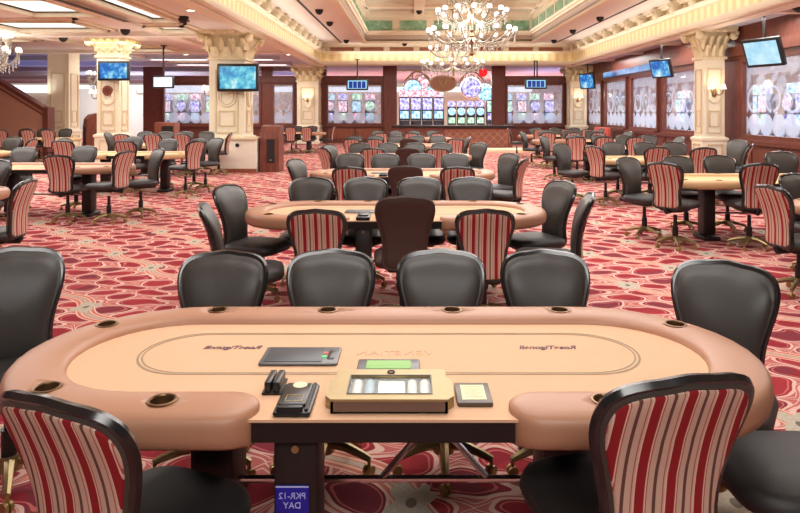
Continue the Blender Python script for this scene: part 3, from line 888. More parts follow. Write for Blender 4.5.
# ------------------------------------------------------------------ black ceiling domes, vents
for i, (x, y, z, lb) in enumerate([(-2.88, 20.4, ZU, 'left row of upper tray, nearest'), (-2.9, 23.2, ZU, 'left row of upper tray, middle'), (-2.9, 29.1, ZU, 'left row of upper tray, farthest'),
                              (6.4, 22.0, ZU, 'right row of upper tray, nearest'), (6.35, 25.5, ZU, 'right row of upper tray, middle'), (6.4, 29.1, ZU, 'right row of upper tray, farthest'),
                              (-10.7, 20.0, ZL, 'low ceiling left of plaque pillar'), (-8.0, 18.2, ZL, 'low ceiling right of plaque pillar'), (-5.5, 15.7, ZL, 'low ceiling before large screen pillar'),
                              (8.35, 14.0, ZL, 'low ceiling right of pale blue screen'), (-0.3, 30.3, ZU, 'back strip of upper tray'), (0.35, 28.0, 5.94, 'inner coffer near the green frieze')]):
    t = MB().lathe([(0.13, 0), (0.13, -0.03), (0.11, -0.09), (0.07, -0.14), (0.01, -0.165)], (0, 0, 0), 16).build('ceiling_dome', 'slot', None, (x, y, z))
    tag(t, 'black ceiling dome, ' + lb, 'ceiling camera')
for i, (x, y, lb) in enumerate([(-6.0, 20.6, 'above left of screen pillar capital'), (-4.95, 14.6, 'beside the left cornice, nearest'), (-9.0, 26.0, 'farthest left'), (8.3, 20.0, 'over right windows, middle'), (8.3, 24.0, 'over right windows, farther'), (-4.9, 26.0, 'beside the left cornice, farther')]):
    t = MB().lathe([(0.11, 0), (0.11, -0.02), (0.085, -0.025)], (0, 0, 0), 14).build('downlight', 'mould', None, (x, y, ZL))
    MB().lathe([(0.08, -0.02), (0.08, -0.03)], (0, 0, 0), 14).build('lens', 'downlight', t)
    tag(t, 'small recessed downlight ' + lb, 'downlight')

# ------------------------------------------------------------------ chandeliers
def chandelier(name, x, y, zb, R, tiers, label, ztop, energy):
    """tiers: list of (height above bottom, radius, count)"""
    t = thing(name, (x, y, zb))
    top = ztop - zb
    prof = [(0.03, 0.0), (0.10, 0.06), (0.05, 0.16), (0.03, 0.3), (0.07, 0.42), (0.03, 0.5)]
    z = 0.5
    while z < tiers[-1][0] + 0.5:
        prof += [(0.03, z), (0.08, z + 0.1), (0.035, z + 0.2), (0.06, z + 0.28), (0.025, z + 0.34)]; z += 0.4
    prof += [(0.02, z), (0.02, top)]
    MB().lathe(prof, (0, 0, 0), 12).build('stem', 'brown_bronze', t)
    MB().lathe([(0.2, top - 0.06), (0.16, top - 0.1), (0.03, top - 0.16)][::-1] + [(0.2, top)], (0, 0, 0), 16).build('ceiling_cup', 'brown_bronze', t)
    for hz, r, n in tiers:
        drops = MB()
        arm_o = bulb_o = None
        for k in range(n):
            a = 2 * PI * (k + 0.37 * hz) / n
            if arm_o is None:
                p = []
                for q in range(9):
                    u = q / 8
                    p.append((0.05 + (r - 0.05) * u, 0, -0.24 * math.sin(u * PI * 0.95) * (1 - 0.25 * u) + 0.12 * u ** 3))
                p.append((r, 0, 0.16))
                arm_o = MB().tube(p, 0.02, 6).build('arm', 'crystal', t, (0, 0, hz))
                bulb_o = MB().lathe([(0.04, 0.14), (0.07, 0.17), (0.085, 0.22), (0.07, 0.27), (0.04, 0.29)], (r, 0, 0), 10).build('lamp_globe', 'bulb', arm_o)
                MB().lathe([(0.09, 0.12), (0.1, 0.135), (0.02, 0.15)], (r, 0, 0), 10).build('bobeche', 'crystal', arm_o)
                ao = arm_o
            else:
                ao = dup(arm_o, t)
            ao.rotation_euler.z = a
            ca, sa = math.cos(a), math.sin(a)
            for u in (0.3, 0.5, 0.7, 0.85, 1.0):
                for e in range(3):
                    rr = 0.05 + (r - 0.05) * u
                    zz = hz - 0.24 * math.sin(u * PI * 0.95) * (1 - 0.25 * u) - 0.06 - 0.075 * e + 0.1 * u ** 3
                    drops.sphere((rr * ca, rr * sa, zz), 0.022, 5, 3, 1.5)
        drops.build('crystal_drops', 'crystal_drop', t)['kind'] = 'stuff'
    # strands from the crown to the tier edges
    st = MB()
    hz, r, n = tiers[-1]
    for k in range(n):
        a = 2 * PI * k / n
        for e in range(10):
            u = e / 9
            st.sphere((r * 0.75 * u * math.cos(a), r * 0.75 * u * math.sin(a), hz + 0.75 * (1 - u) ** 1.6), 0.02, 5, 3)
    st.build('crystal_strand', 'crystal_drop', t)['kind'] = 'stuff'
    tag(t, label, 'chandelier')
    for hz, r, n in tiers[:2]:
        l = bpy.data.lights.new('chandelier_glow', 'POINT'); l.energy = energy; l.color = (1, 0.9, 0.76); l.shadow_soft_size = 0.6
        lo = bpy.data.objects.new('chandelier_glow', l); COL.objects.link(lo); lo.location = (x, y, zb + hz + 0.25)
    return t
chandelier('chandelier', 1.85, 19.8, 3.3, 1.4, [(0.55, 1.32, 16), (1.15, 1.05, 14), (1.75, 0.75, 10)], 'large crystal chandelier, nearer and higher of the central pair', 6.1, 85)
chandelier('chandelier', 1.8, 28.0, 2.98, 1.4, [(0.55, 1.32, 14), (1.15, 1.0, 12)], 'farther crystal chandelier hanging lower before the slot machines', 6.1, 60)
chandelier('chandelier', -11.45, 18.0, 2.75, 0.6, [(0.35, 0.55, 8), (0.75, 0.32, 6)], 'crystal chandelier cut by the left frame edge', ZL, 60)
chandelier('chandelier', -12.3, 25.5, 2.6, 0.4, [(0.3, 0.35, 6)], 'small crystal chandelier left of the plaque pillar', ZL, 40)

# ------------------------------------------------------------------ poker tables
TH = 0.755
def table_parts():
    HL, R, W = 1.285, 0.52, 0.19
    pr = R - W / 2; sx = HL - R; x_end = 0.455
    path = []
    n = 18
    for k in range(7): path.append((-x_end - (sx - x_end) * k / 6, -pr))
    for k in range(1, n): a = -PI / 2 - PI * k / n; path.append((-sx + pr * math.cos(a), pr * math.sin(a)))
    for k in range(13): path.append((-sx + 2 * sx * k / 12, pr))
    for k in range(1, n): a = PI / 2 - PI * k / n; path.append((sx + pr * math.cos(a), pr * math.sin(a)))
    for k in range(7): path.append((sx - (sx - x_end) * k / 6, -pr))
    prof = [(0.08, 0.682), (0.092, 0.692), (0.097, 0.715), (0.097, 0.742), (0.092, 0.762), (0.08, 0.775), (0.055, 0.783), (0.0, 0.787), (-0.05, 0.785), (-0.074, 0.779), (-0.088, 0.768), (-0.093, 0.75), (-0.09, 0.71), (-0.08, 0.682)]
    rows = []
    L = len(path)
    for i, p in enumerate(path):
        a = path[max(i - 1, 0)]; c = path[min(i + 1, L - 1)]
        tx, ty = c[0] - a[0], c[1] - a[1]; q = math.hypot(tx, ty); tx /= q; ty /= q
        nx, ny = ty, -tx
        # outward normal
        if i < L and (nx * p[0] + ny * p[1]) < 0: nx, ny = -nx, -ny
        rows.append((p, (tx, ty), (nx, ny)))
    allr = []
    cap = [(math.sin(t), math.cos(t)) for t in [PI / 2 * k / 6 for k in range(1, 7)]]
    p, t, nn = rows[0]
    for s, c in reversed(cap): allr.append(((p[0] - t[0] * s * W / 2, p[1] - t[1] * s * W / 2), nn, max(c, 0.02)))
    for p, t, nn in rows: allr.append((p, nn, 1.0))
    p, t, nn = rows[-1]
    for s, c in cap: allr.append(((p[0] + t[0] * s * W / 2, p[1] + t[1] * s * W / 2), nn, max(c, 0.02)))
    vs = []; fs = []; m = len(prof)
    for (px, py), (nx, ny), k in allr:
        for s, z in prof:
            # the end caps also drop slightly, like a stuffed roll
            zz = z if k == 1 else z - 0.012 * (1 - k)
            vs.append((px + nx * s * k, py + ny * s * k, zz))
    for i in range(len(allr) - 1):
        for j in range(m):
            q = (j + 1) % m
            fs.append((i * m + j, i * m + q, (i + 1) * m + q, (i + 1) * m + j))
    fs += [tuple(range(m - 1, -1, -1)), tuple((len(allr) - 1) * m + j for j in range(m))]
    rail = MB().add(vs, fs)
    # playing surface
    ri = R - W + 0.03
    poly = []
    for k in range(n + 1): a = PI / 2 + PI * k / n; poly.append((-sx + ri * math.cos(a), ri * math.sin(a)))
    poly += [(-0.44, -ri), (-0.44, -0.48), (0.44, -0.48), (0.44, -ri)]
    for k in range(n + 1): a = -PI / 2 + PI * k / n; poly.append((sx + ri * math.cos(a), ri * math.sin(a)))
    felt = MB().prism(poly, TH - 0.008, TH)
    ln = []
    for k in range(n + 1): a = PI / 2 + PI * k / n; ln.append((-0.69 + 0.2 * math.cos(a), 0.03 + 0.2 * math.sin(a)))
    for k in range(n + 1): a = -PI / 2 + PI * k / n; ln.append((0.69 + 0.2 * math.cos(a), 0.03 + 0.2 * math.sin(a)))
    inner = [(x * (1 - 0.008), (y - 0.03) * 0.968 + 0.03) for x, y in ln]
    q = len(ln)
    ln2 = [(x * 0.983, (y - 0.03) * 0.93 + 0.03) for x, y in ln]; in2 = [(x * (1 - 0.006), (y - 0.03) * 0.975 + 0.03) for x, y in ln2]
    line = MB().add([(x, y, TH + 0.0012) for x, y in ln] + [(x, y, TH + 0.0012) for x, y in inner], [(k, (k + 1) % q, q + (k + 1) % q, q + k) for k in range(q)])
    line.add([(x, y, TH + 0.0012) for x, y in ln2] + [(x, y, TH + 0.0012) for x, y in in2], [(k, (k + 1) % q, q + (k + 1) % q, q + k) for k in range(q)])
    apron = MB(); apron.bx(-0.37, 0.37, -0.478, -0.46, 0.69, TH - 0.008)
    apron.bx(-0.95, 0.95, -0.36, 0.36, 0.68, TH - 0.008)
    ped = MB(); ped.rbox((0, 0, 0.36), (0.15, 0.2, 0.6), 0.02, 2); ped.rbox((0, 0, 0.025), (0.22, 0.34, 0.05), 0.02, 2)
    box = MB(); box.rbox((-0.25, -0.375, 0.47), (0.125, 0.16, 0.44), 0.012, 2)
    lock = MB().cyl((-0.25, -0.453, 0.662), (-0.25, -0.462, 0.662), 0.011, 0.011, 12)
    bar = MB().cyl((-0.53, -0.02, 0.33), (0.53, -0.02, 0.33), 0.013, 0.013, 10)
    cup_ring = MB().lathe([(0.033, 0.0), (0.042, 0.0), (0.0425, 0.003), (0.039, 0.0045), (0.036, 0.004), (0.033, 0.0)], (0, 0, 0), 20, False)
    cup_in = MB().lathe([(0.0365, 0.003), (0.0355, -0.02), (0.034, -0.05), (0.028, -0.056), (0.001, -0.057)], (0, 0, 0), 18, False)
    cups = [(-0.73, pr), (-0.27, pr), (0.25, pr), (0.70, pr)]
    for a in (145, 233): cups.append((-sx + pr * math.cos(math.radians(a)), pr * math.sin(math.radians(a)))); cups.append((sx - pr * math.cos(math.radians(a)), pr * math.sin(math.radians(a))))
    cups += [(-0.64, -pr), (0.64, -pr)]
    return rail, felt, line, apron, ped, box, lock, bar, cup_ring, cup_in, cups
def make_table(tan=False):
    rail, felt, line, apron, ped, box, lock, bar, cr, ci, cups = table_parts()
    t = thing('poker_table', (0, 0, 0))
    ro = rail.build('padded_rail', 'rail_tan' if tan else 'rail', t, smooth=60)
    cut = MB()
    for x, y in cups: cut.cyl((x, y, 0.722), (x, y, 0.85), 0.037, None, 24)
    co = cut.build('well_cutter', 'cup')
    md = ro.modifiers.new('wells', 'BOOLEAN'); md.operation = 'DIFFERENCE'; md.object = co; md.solver = 'EXACT'
    bpy.context.view_layer.update()
    me = bpy.data.meshes.new_from_object(ro.evaluated_get(bpy.context.evaluated_depsgraph_get()))
    ro.modifiers.clear(); ro.data = me
    me.materials.clear(); me.materials.append(M['rail_tan' if tan else 'rail'])
    bpy.data.objects.remove(co)
    felt.build('playing_surface', 'felt_tan' if tan else 'felt', t)
    line.build('betting_line', 'line', t)
    apron.build('apron', 'apron', t)
    p0 = ped.build('pedestal', 'table_dark', t, (-0.6, 0, 0))
    p1 = p0.copy(); COL.objects.link(p1); p1.parent = t; p1.location = (0.6, 0, 0)
    bo = box.build('drop_box', 'table_dark', t); lock.build('lock', 'bronze', bo)
    bar.build('stretcher', 'chrome', t)
    c0 = None
    for x, y in cups:
        if c0 is None:
            c0 = cr.build('cup_holder', 'cup', t); ci.build('cup_well', 'cup_dark', c0); c = c0
        else: c = dup(c0, t)
        c.location = (x, y, 0.7855)
    return t
TABLES = [  # key, x, y, tan, phrase
    ('C1', -0.078, 2.30, 0, 'front poker table'), ('C2', -0.13, 5.60, 0, 'second centre table'), ('C3', -0.12, 9.05, 0, 'third centre table'),
    ('C4', -0.12, 12.45, 0, 'fourth centre table'), ('C5', -0.1, 16.3, 0, 'fifth centre table'), ('C6', 0.0, 20.4, 0, 'sixth centre table'),
    ('L0', -5.6, 6.85, 0, 'nearest left table'), ('L1', -5.6, 10.1, 0, 'second left table'), ('L2', -5.55, 13.1, 1, 'third left table'), ('L3', -6.2, 16.6, 1, 'fourth left table'),
    ('L4', -11.6, 20.2, 1, 'stair wall table'), ('L5', -4.6, 25.4, 0, 'table behind the podium'), ('L6', -9.6, 13.4, 1, 'outer left table'),
    ('R0', 4.78, 5.85, 0, 'nearest right table'), ('R1', 4.35, 8.25, 1, 'second right table'), ('R2', 4.5, 11.7, 1, 'third right table'), ('R3', 4.75, 15.3, 0, 'fourth right table'),
    ('R4', 4.8, 18.9, 0, 'fifth right table'), ('R5', 5.0, 22.6, 0, 'sixth right table'),
]
TLAB = {'C1': 'front poker table with peach felt, brass chip case and blue number plate', 'C2': 'second poker table of the centre row with two striped chairs before it',
        'C3': 'third poker table of the centre row', 'C4': 'fourth poker table of the centre row', 'C5': 'fifth poker table of the centre row', 'C6': 'farthest poker table of the centre row',
        'L0': 'nearest left poker table, mostly outside the left frame edge', 'L1': 'left poker table with striped chair centred on its near side', 'L2': 'tan left poker table in front of the white cabinet',
        'L3': 'fourth left poker table, beside the screen pillar', 'L4': 'outer left poker table in front of the brown stair wall', 'L5': 'far poker table behind the brown podium', 'L6': 'outer left poker table at the left frame edge behind chairs',
        'R0': 'nearest right poker table, only its rounded end inside the frame', 'R1': 'tan right poker table with striped chair near its right side', 'R2': 'third right poker table, tan, in front of the sconce pillar', 'R3': 'fourth right poker table along the window wall',
        'R4': 'fifth right poker table along the window wall', 'R5': 'farthest right poker table near the back corner'}
proto_t = {0: make_table(False), 1: None}
proto_t[1] = make_table(True)
T = {}
used_p = {0: False, 1: False}
DROP = []
for key, x, y, tan, ph in TABLES:
    if not used_p[tan]: t = proto_t[tan]; used_p[tan] = True
    else: t = dup(proto_t[tan])
    t.location = (x, y, 0)
    T[key] = (t, x, y, ph)
    if key not in ('C1', 'C2', 'C3'):
        for ch in list(t.children):
            if ch.name.split('.')[0] == 'drop_box': DROP.append(ch)
    tag(t, TLAB[key], 'poker table', 'poker tables')

for ch in DROP:                       # only the nearest centre tables show a drop box
    for g in list(ch.children): bpy.data.objects.remove(g)
    bpy.data.objects.remove(ch)
# front table only: writing on the felt, number plate, braces
t1 = T['C1'][0]
text_mesh('felt_lettering', 'RoseTigonell', 0.046, 'ink', t1, True, (-0.575, 0.075, TH + 0.0008), None, -0.25, 0.0004, 0.86, bold=0.0016)
text_mesh('felt_lettering', 'RoseTigonell', 0.046, 'ink', t1, True, (0.575, 0.075, TH + 0.0008), None, -0.25, 0.0004, 0.86, bold=0.0016)
text_mesh('felt_lettering', 'VENETIAN', 0.06, 'ink_pale', t1, True, (0.02, 0.02, TH + 0.0008), None, 0, 0.0004)
text_mesh('felt_lettering', 'POKER', 0.03, 'ink_pale', t1, True, (-0.06, -0.045, TH + 0.0008), None, 0, 0.0004)
np_ = MB().rbox((0, 0, 0), (0.094, 0.085, 0.006), 0.004, 2, 0, 0, Matrix.Translation((-0.258, -0.458, 0.517)) @ Matrix.Rotation(PI / 2, 4, 'X')).build('number_plate', 'blue_plate', t1)
np_['label'] = 'blue number plate'
text_mesh('lettering', 'PKR-12', 0.025, 'plate_text', np_, True, (-0.258, -0.4625, 0.531), (PI / 2, 0, 0))
text_mesh('lettering', 'DAY', 0.025, 'plate_text', np_, True, (-0.258, -0.4625, 0.504), (PI / 2, 0, 0))
b = MB(); b.bx(-0.305, -0.211, -0.4635, -0.461, 0.5555, 0.559); b.build('plate_edge', 'plate_text', np_)
for xa, xb in ((0.12, -0.02), (0.2, 0.34)):
    MB().tube([(xa, -0.02, 0.66), (xa, -0.02, 0.5), (xb, -0.02, 0.34)], 0.012, 8).build('brace', 'chrome', t1)

# ------------------------------------------------------------------ dealer gear on the front table (world coordinates)
TX, TY = -0.08, 2.30
def place_box(name, mat, x0, x1, y0, y1, z0, z1, parent=None, r=0.006):
    return MB().rbox(((x0 + x1) / 2, (y0 + y1) / 2, (z0 + z1) / 2), (x1 - x0, y1 - y0, z1 - z0), r, 2).build(name, mat, parent)
t = thing('table_display', (-0.385, 2.28, TH + 0.0015))
MB().rbox((0, 0, 0.004), (0.27, 0.16, 0.008), 0.012, 3).build('bezel', 'panel_grey', t)
MB().rbox((-0.02, 0, 0.0085), (0.2, 0.13, 0.003), 0.008, 3).build('glass_screen', 'screen_grey', t)
MB().rbox((0.107, 0, 0.0085), (0.026, 0.08, 0.003), 0.006, 2).build('key_strip', 'black_plastic', t)
MB().cyl((0.085, 0.015, 0.008), (0.085, 0.015, 0.0105), 0.008, None, 10).build('red_light', 'led_red', t)
b = MB(); b.cyl((0.083, -0.018, 0.008), (0.083, -0.018, 0.0105), 0.009, None, 10); b.build('green_light', 'led_green', t)
tag(t, 'flat grey display panel set on the felt, left of centre', 'display')
t = thing('chip_well', (-0.075, 2.185, TH + 0.0015))
MB().rbox((0, 0, 0.006), (0.21, 0.1, 0.012), 0.008, 3).build('surround', 'panel_grey', t)
MB().rbox((0, -0.004, 0.0125), (0.15, 0.07, 0.003), 0.006, 2).build('felt_lining', 'green_felt', t)
tag(t, 'grey tray with green lining just behind the brass case', 'tray')
# brass case with glass lid
t = thing('chip_case', (-0.0625, 1.962, TH + 0.0015))
b = MB(); W2, D2 = 0.168, 0.106
b.bx(-W2, W2, -D2, -D2 + 0.008, 0, 0.034); b.bx(-W2, W2, D2 - 0.008, D2, 0, 0.034); b.bx(-W2, -W2 + 0.008, -D2, D2, 0, 0.034); b.bx(W2 - 0.008, W2, -D2, D2, 0, 0.034); b.bx(-W2, W2, -D2, D2, 0, 0.004)
b.build('case_body', 'brass_side', t, smooth=0)
b = MB(); zt0, zt1 = 0.034, 0.041
b.bx(-W2 - 0.002, W2 + 0.002, -D2 - 0.002, -0.07, zt0, zt1); b.bx(-W2 - 0.002, W2 + 0.002, 0.058, D2 + 0.002, zt0, zt1)
b.bx(-W2 - 0.002, -0.122, -0.07, 0.058, zt0, zt1); b.bx(0.122, W2 + 0.002, -0.07, 0.058, zt0, zt1)
lid = b.build('lid', 'brass', t, smooth=0)
b = MB(); b.bx(-0.126, -0.122, -0.074, 0.062, zt1, zt1 + 0.002); b.bx(0.122, 0.126, -0.074, 0.062, zt1, zt1 + 0.002); b.bx(-0.122, 0.122, 0.058, 0.062, zt1, zt1 + 0.002); b.bx(-0.122, 0.122, -0.074, -0.07, zt1, zt1 + 0.002); b.build('window_edge', 'plaque', lid)
MB().bx(-0.122, 0.122, -0.07, 0.058, zt0 + 0.002, zt0 + 0.004).build('glass', 'glass', lid)
MB().tube([(0.011 * math.cos(a), 0.083 + 0.011 * math.sin(a), zt1 + 0.002) for a in [2 * PI * k / 16 for k in range(16)]], 0.002, 6, True).build('lock_ring', 'black_metal', lid)
for s in (-1, 1):
    MB().add([(s * W2, -0.085, 0), (s * (W2 + 0.02), -0.06, 0), (s * (W2 + 0.02), 0.05, 0), (s * W2, 0.085, 0), (s * W2, -0.085, 0.03), (s * (W2 + 0.02), -0.06, 0.03), (s * (W2 + 0.02), 0.05, 0.03), (s * W2, 0.085, 0.03)],
             [(0, 3, 2, 1), (4, 5, 6, 7), (0, 1, 5, 4), (1, 2, 6, 5), (2, 3, 7, 6), (3, 0, 4, 7)]).build('side_handle', 'brass', t, smooth=0)
tag(t, 'brass chip case with glass-topped lid at centre of front table', 'case')
cx0, cy0 = -0.0625, 1.962
for i, (dx, mt, lb) in enumerate([(-0.1, 'white_chip', 'leftmost white chip roll under the case glass'), (-0.062, 'blue_chip', 'pale blue chip roll under the case glass'), (0.066, 'white_chip', 'white chip roll right of the paper under glass'), (0.104, 'white_chip', 'rightmost white chip roll under the case glass')]):
    o = MB(); o.cyl((0, -0.062, 0.0185), (0, 0.045, 0.0208), 0.0145, None, 16)
    o = o.build('chip_roll', mt, None, (cx0 + dx, cy0, TH + 0.0015)); tag(o, lb, 'poker chips', 'chip rolls in the brass case')
o = MB().bx(-0.036, 0.044, -0.06, 0.05, 0.024, 0.0255).build('paper_slip', 'white_paper', None, (cx0, cy0, TH + 0.003), 0.02); tag(o, 'white paper slip under the case glass', 'paper')
# black card shuffler with deck slots
t = thing('card_shuffler', (-0.338, 1.93, TH + 0.0015))
MB().rbox((0, 0, 0.007), (0.108, 0.2, 0.014), 0.01, 3).build('housing', 'black_plastic', t)
MB().rbox((-0.004, 0.01, 0.018), (0.08, 0.15, 0.009), 0.008, 3).build('cover', 'black_plastic', t)
MB().cyl((-0.002, 0.066, 0.021), (-0.002, 0.066, 0.0235), 0.022, None, 20).build('card_window', 'paper', t)
b = MB()
for c, s in (((-0.004, -0.005, 0.0229), (0.05, 0.002, 0.001)), ((-0.004, -0.045, 0.0229), (0.05, 0.002, 0.001)), ((-0.028, -0.025, 0.0229), (0.002, 0.04, 0.001)), ((0.02, -0.025, 0.0229), (0.002, 0.04, 0.001))): b.box(c, s)
b.tube([(-0.004 + 0.01 * math.cos(a), -0.025 + 0.01 * math.sin(a), 0.0229) for a in [k * PI / 5 for k in range(8)]], 0.001, 4)
b.build('printed_square', 'gold_ink', t)
MB().bx(0.036, 0.046, -0.09, 0.09, 0.013, 0.02).build('card_slot', 'black_metal', t)
MB().rbox((-0.006, -0.088, 0.018), (0.075, 0.016, 0.02), 0.006, 2).build('card_stop', 'black_plastic', t)
tag(t, 'black card shuffler beside the dealer position on front table', 'card shuffler')
t = thing('card_holder', (-0.424, 2.032, TH + 0.0015))
for k in range(2): MB().rbox((-0.014 + 0.026 * k, 0.0, 0.018), (0.02, 0.1, 0.035), 0.004, 2).build('card_bay', 'black_plastic', t)
MB().bx(-0.03, 0.028, -0.055, 0.055, 0, 0.006).build('holder_base', 'black_metal', t)
tag(t, 'two-slot black card holder left of the shuffler', 'card holder')
t = thing('table_notice', (0.188, 1.968, TH + 0.0015))
MB().rbox((0, 0, 0.006), (0.105, 0.142, 0.012), 0.004, 2).build('frame', 'plaque', t)
MB().bx(-0.036, 0.036, -0.05, 0.052, 0.012, 0.0128).build('notice_paper', 'paper', t)
b = MB()
for k, (y0, hw) in enumerate(((0.036, 0.028), (0.02, 0.024), (0.006, 0.012), (-0.008, 0.026), (-0.022, 0.01), (-0.034, 0.028))): b.bx(-hw, hw, y0 - 0.0016, y0 + 0.0016, 0.0128, 0.0132)
b.build('printed_lines', 'gold_ink', t)
tag(t, 'small dark framed notice with cream paper right of brass case', 'notice')
# smaller gear on the next tables
for key, ph in (('C2', 'second centre table'), ('C3', 'third centre table')):
    _, x, y, _p = T[key]
    t = thing('card_shuffler', (x - 0.25, y - 0.38, TH + 0.0015))
    MB().rbox((0, 0, 0.014), (0.11, 0.2, 0.028), 0.012, 2).build('housing', 'black_plastic', t)
    MB().rbox((0, 0.01, 0.034), (0.08, 0.14, 0.012), 0.01, 2).build('cover', 'black_plastic', t)
    tag(t, 'black card shuffler on the %s' % ph, 'card shuffler')
    t = thing('table_display', (x - 0.3, y - 0.03, TH + 0.0015))
    MB().rbox((0, 0, 0.004), (0.27, 0.16, 0.008), 0.012, 2).build('bezel', 'panel_grey', t)
    MB().rbox((-0.02, 0, 0.0085), (0.2, 0.13, 0.003), 0.008, 2).build('glass_screen', 'screen_grey', t)
    tag(t, 'flat grey display panel on the %s' % ph, 'display')
    t = thing('chip_case', (x + 0.02, y - 0.34, TH + 0.0015))
    MB().rbox((0, 0, 0.018), (0.33, 0.2, 0.036), 0.006, 2).build('case_body', 'brass', t)
    MB().bx(-0.12, 0.12, -0.07, 0.06, 0.0365, 0.038).build('glass', 'white_paper', t)
    tag(t, 'brass chip case on the %s' % ph, 'case')

# ------------------------------------------------------------------ chairs
def back_outline():
    """closed outline (x, z) of the chair back, widest near the top, waisted low down"""
    right = [(0.09, 0.425), (0.135, 0.433), (0.155, 0.465), (0.152, 0.52), (0.150, 0.58), (0.158, 0.65), (0.176, 0.72), (0.196, 0.79), (0.205, 0.845), (0.202, 0.885), (0.188, 0.917), (0.158, 0.938), (0.115, 0.949), (0.07, 0.953), (0.035, 0.958)]
    pts = right + [(0.0, 0.961)] + [(-x, z) for x, z in reversed(right)] + [(0.0, 0.422)]
    # smooth resample (Catmull-Rom)
    out = []; n = len(pts)
    for i in range(n):
        p0, p1, p2, p3 = (pts[(i + k - 1) % n] for k in range(4))
        for t in (0, 0.5):
            out.append(tuple(0.5 * (2 * p1[d] + (p2[d] - p0[d]) * t + (2 * p0[d] - 5 * p1[d] + 4 * p2[d] - p3[d]) * t * t + (3 * p1[d] - p0[d] - 3 * p2[d] + p3[d]) * t ** 3) for d in (0, 1)))
    return out
OUT = back_outline()
BC = (0.0, 0.70)
def back_y(x, z):
    u = (z - 0.43) / 0.53
    return -0.215 - 0.02 * math.sin(u * PI) * -1.0 - 0.105 * max(u, 0) ** 2.0 + 0.45 * x * x
def rings(scales, offs):
    vs = []
    for s, d in zip(scales, offs):
        for x, z in OUT:
            xx, zz = BC[0] + (x - BC[0]) * s, BC[1] + (z - BC[1]) * s
            vs.append((xx, back_y(xx, zz) + d, zz))
    return vs
def ring_faces(nr, n, flip=False, capfirst=False, caplast=False):
    fs = []
    for i in range(nr - 1):
        for j in range(n):
            q = (j + 1) % n
            f = (i * n + j, i * n + q, (i + 1) * n + q, (i + 1) * n + j)
            fs.append(f[::-1] if flip else f)
    if capfirst: fs.append(tuple(range(n)))
    if caplast: fs.append(tuple((nr - 1) * n + k for k in range(n - 1, -1, -1)))
    return fs
def chair_meshes():
    n = len(OUT); d = {}
    # shell with a padded front: rear rings inward to outward, then front rings outward to centre
    sc_ = [0.02, 0.5, 0.9, 0.97, 1.0, 1.0, 0.975, 0.93, 0.90, 0.8, 0.55, 0.25, 0.02]
    of_ = [-0.022, -0.022, -0.022, -0.02, -0.012, 0.012, 0.022, 0.022, 0.03, 0.042, 0.05, 0.053, 0.054]
    d['backrest'] = MB().add(rings(sc_, of_), ring_faces(len(sc_), n, True, True, True))
    sp = [0.02, 0.4, 0.75, 0.9, 0.925, 0.93]; op = [-0.03, -0.03, -0.03, -0.029, -0.026, -0.02]
    d['back_panel'] = MB().add(rings(sp, op), ring_faces(len(sp), n, True, True, False))
    d['back_rim'] = MB().tube([(x, back_y(x, z), z) for x, z in OUT], 0.017, 6, True)
    s = MB(); s.rbox((0, 0.03, 0.455), (0.455, 0.5, 0.085), 0.13, 5, 0, 0.012)
    d['seat'] = s
    u = MB(); u.rbox((0, 0.0, 0.395), (0.26, 0.3, 0.035), 0.03, 2)
    u.tube([(0, -0.1, 0.39), (0, -0.22, 0.385), (0, -0.235, 0.41), (0, -0.225, 0.44)], [0.03, 0.03, 0.026, 0.02], 8)
    d['mechanism'] = u
    d['gas_column'] = MB().cyl((0, 0, 0.1), (0, 0, 0.25), 0.034, None, 12).cyl((0, 0, 0.25), (0, 0, 0.39), 0.022, None, 12)
    st = MB(); st.cyl((0, 0, 0.075), (0, 0, 0.14), 0.05, 0.045, 14)
    cas = MB()
    for k in range(5):
        a = 2 * PI * k / 5 + 0.3
        ca, sa = math.cos(a), math.sin(a)
        st.tube([(0.03 * ca, 0.03 * sa, 0.115), (0.11 * ca, 0.11 * sa, 0.108), (0.19 * ca, 0.19 * sa, 0.085), (0.225 * ca, 0.225 * sa, 0.072)], [0.026, 0.022, 0.018, 0.015], 7)
    d['star_base'] = st
    c = MB()
    c.cyl((0, -0.018, 0.024), (0, -0.004, 0.024), 0.024, None, 10); c.cyl((0, 0.004, 0.024), (0, 0.018, 0.024), 0.024, None, 10); c.cyl((0, 0, 0.03), (0, 0, 0.078), 0.009, None, 6)
    d['caster'] = c
    # far version: base and casters in one
    f = MB(); f.v = list(st.v); f.f = list(st.f)
    for k in range(5):
        a = 2 * PI * k / 5 + 0.3
        f.sphere((0.222 * math.cos(a), 0.222 * math.sin(a), 0.027), 0.027, 6, 4)
    d['far_base'] = f
    return d
CM = {k: b.mesh(k, 50) for k, b in chair_meshes().items()}
def cmesh(k, mat):
    me = CM[k].copy(); me.name = k; me.materials.append(M[mat]); return me
CMESH = {('backrest', 'g'): cmesh('backrest', 'leather'), ('backrest', 'd'): cmesh('backrest', 'leather_brown'), ('back_panel', 'g'): cmesh('back_panel', 'stripes'), ('back_panel', 'd'): cmesh('back_panel', 'leather_brown'),
         ('back_rim', 'g'): cmesh('back_rim', 'rim'), ('back_rim', 'd'): cmesh('back_rim', 'leather_brown'), ('seat', 'g'): cmesh('seat', 'leather_seat'), ('seat', 'd'): cmesh('seat', 'leather_brown'),
         'mechanism': cmesh('mechanism', 'black_metal'), 'gas_column': cmesh('gas_column', 'black_metal'), 'star_base': cmesh('star_base', 'bronze'), 'caster': cmesh('caster', 'caster'), 'far_base': cmesh('far_base', 'bronze')}
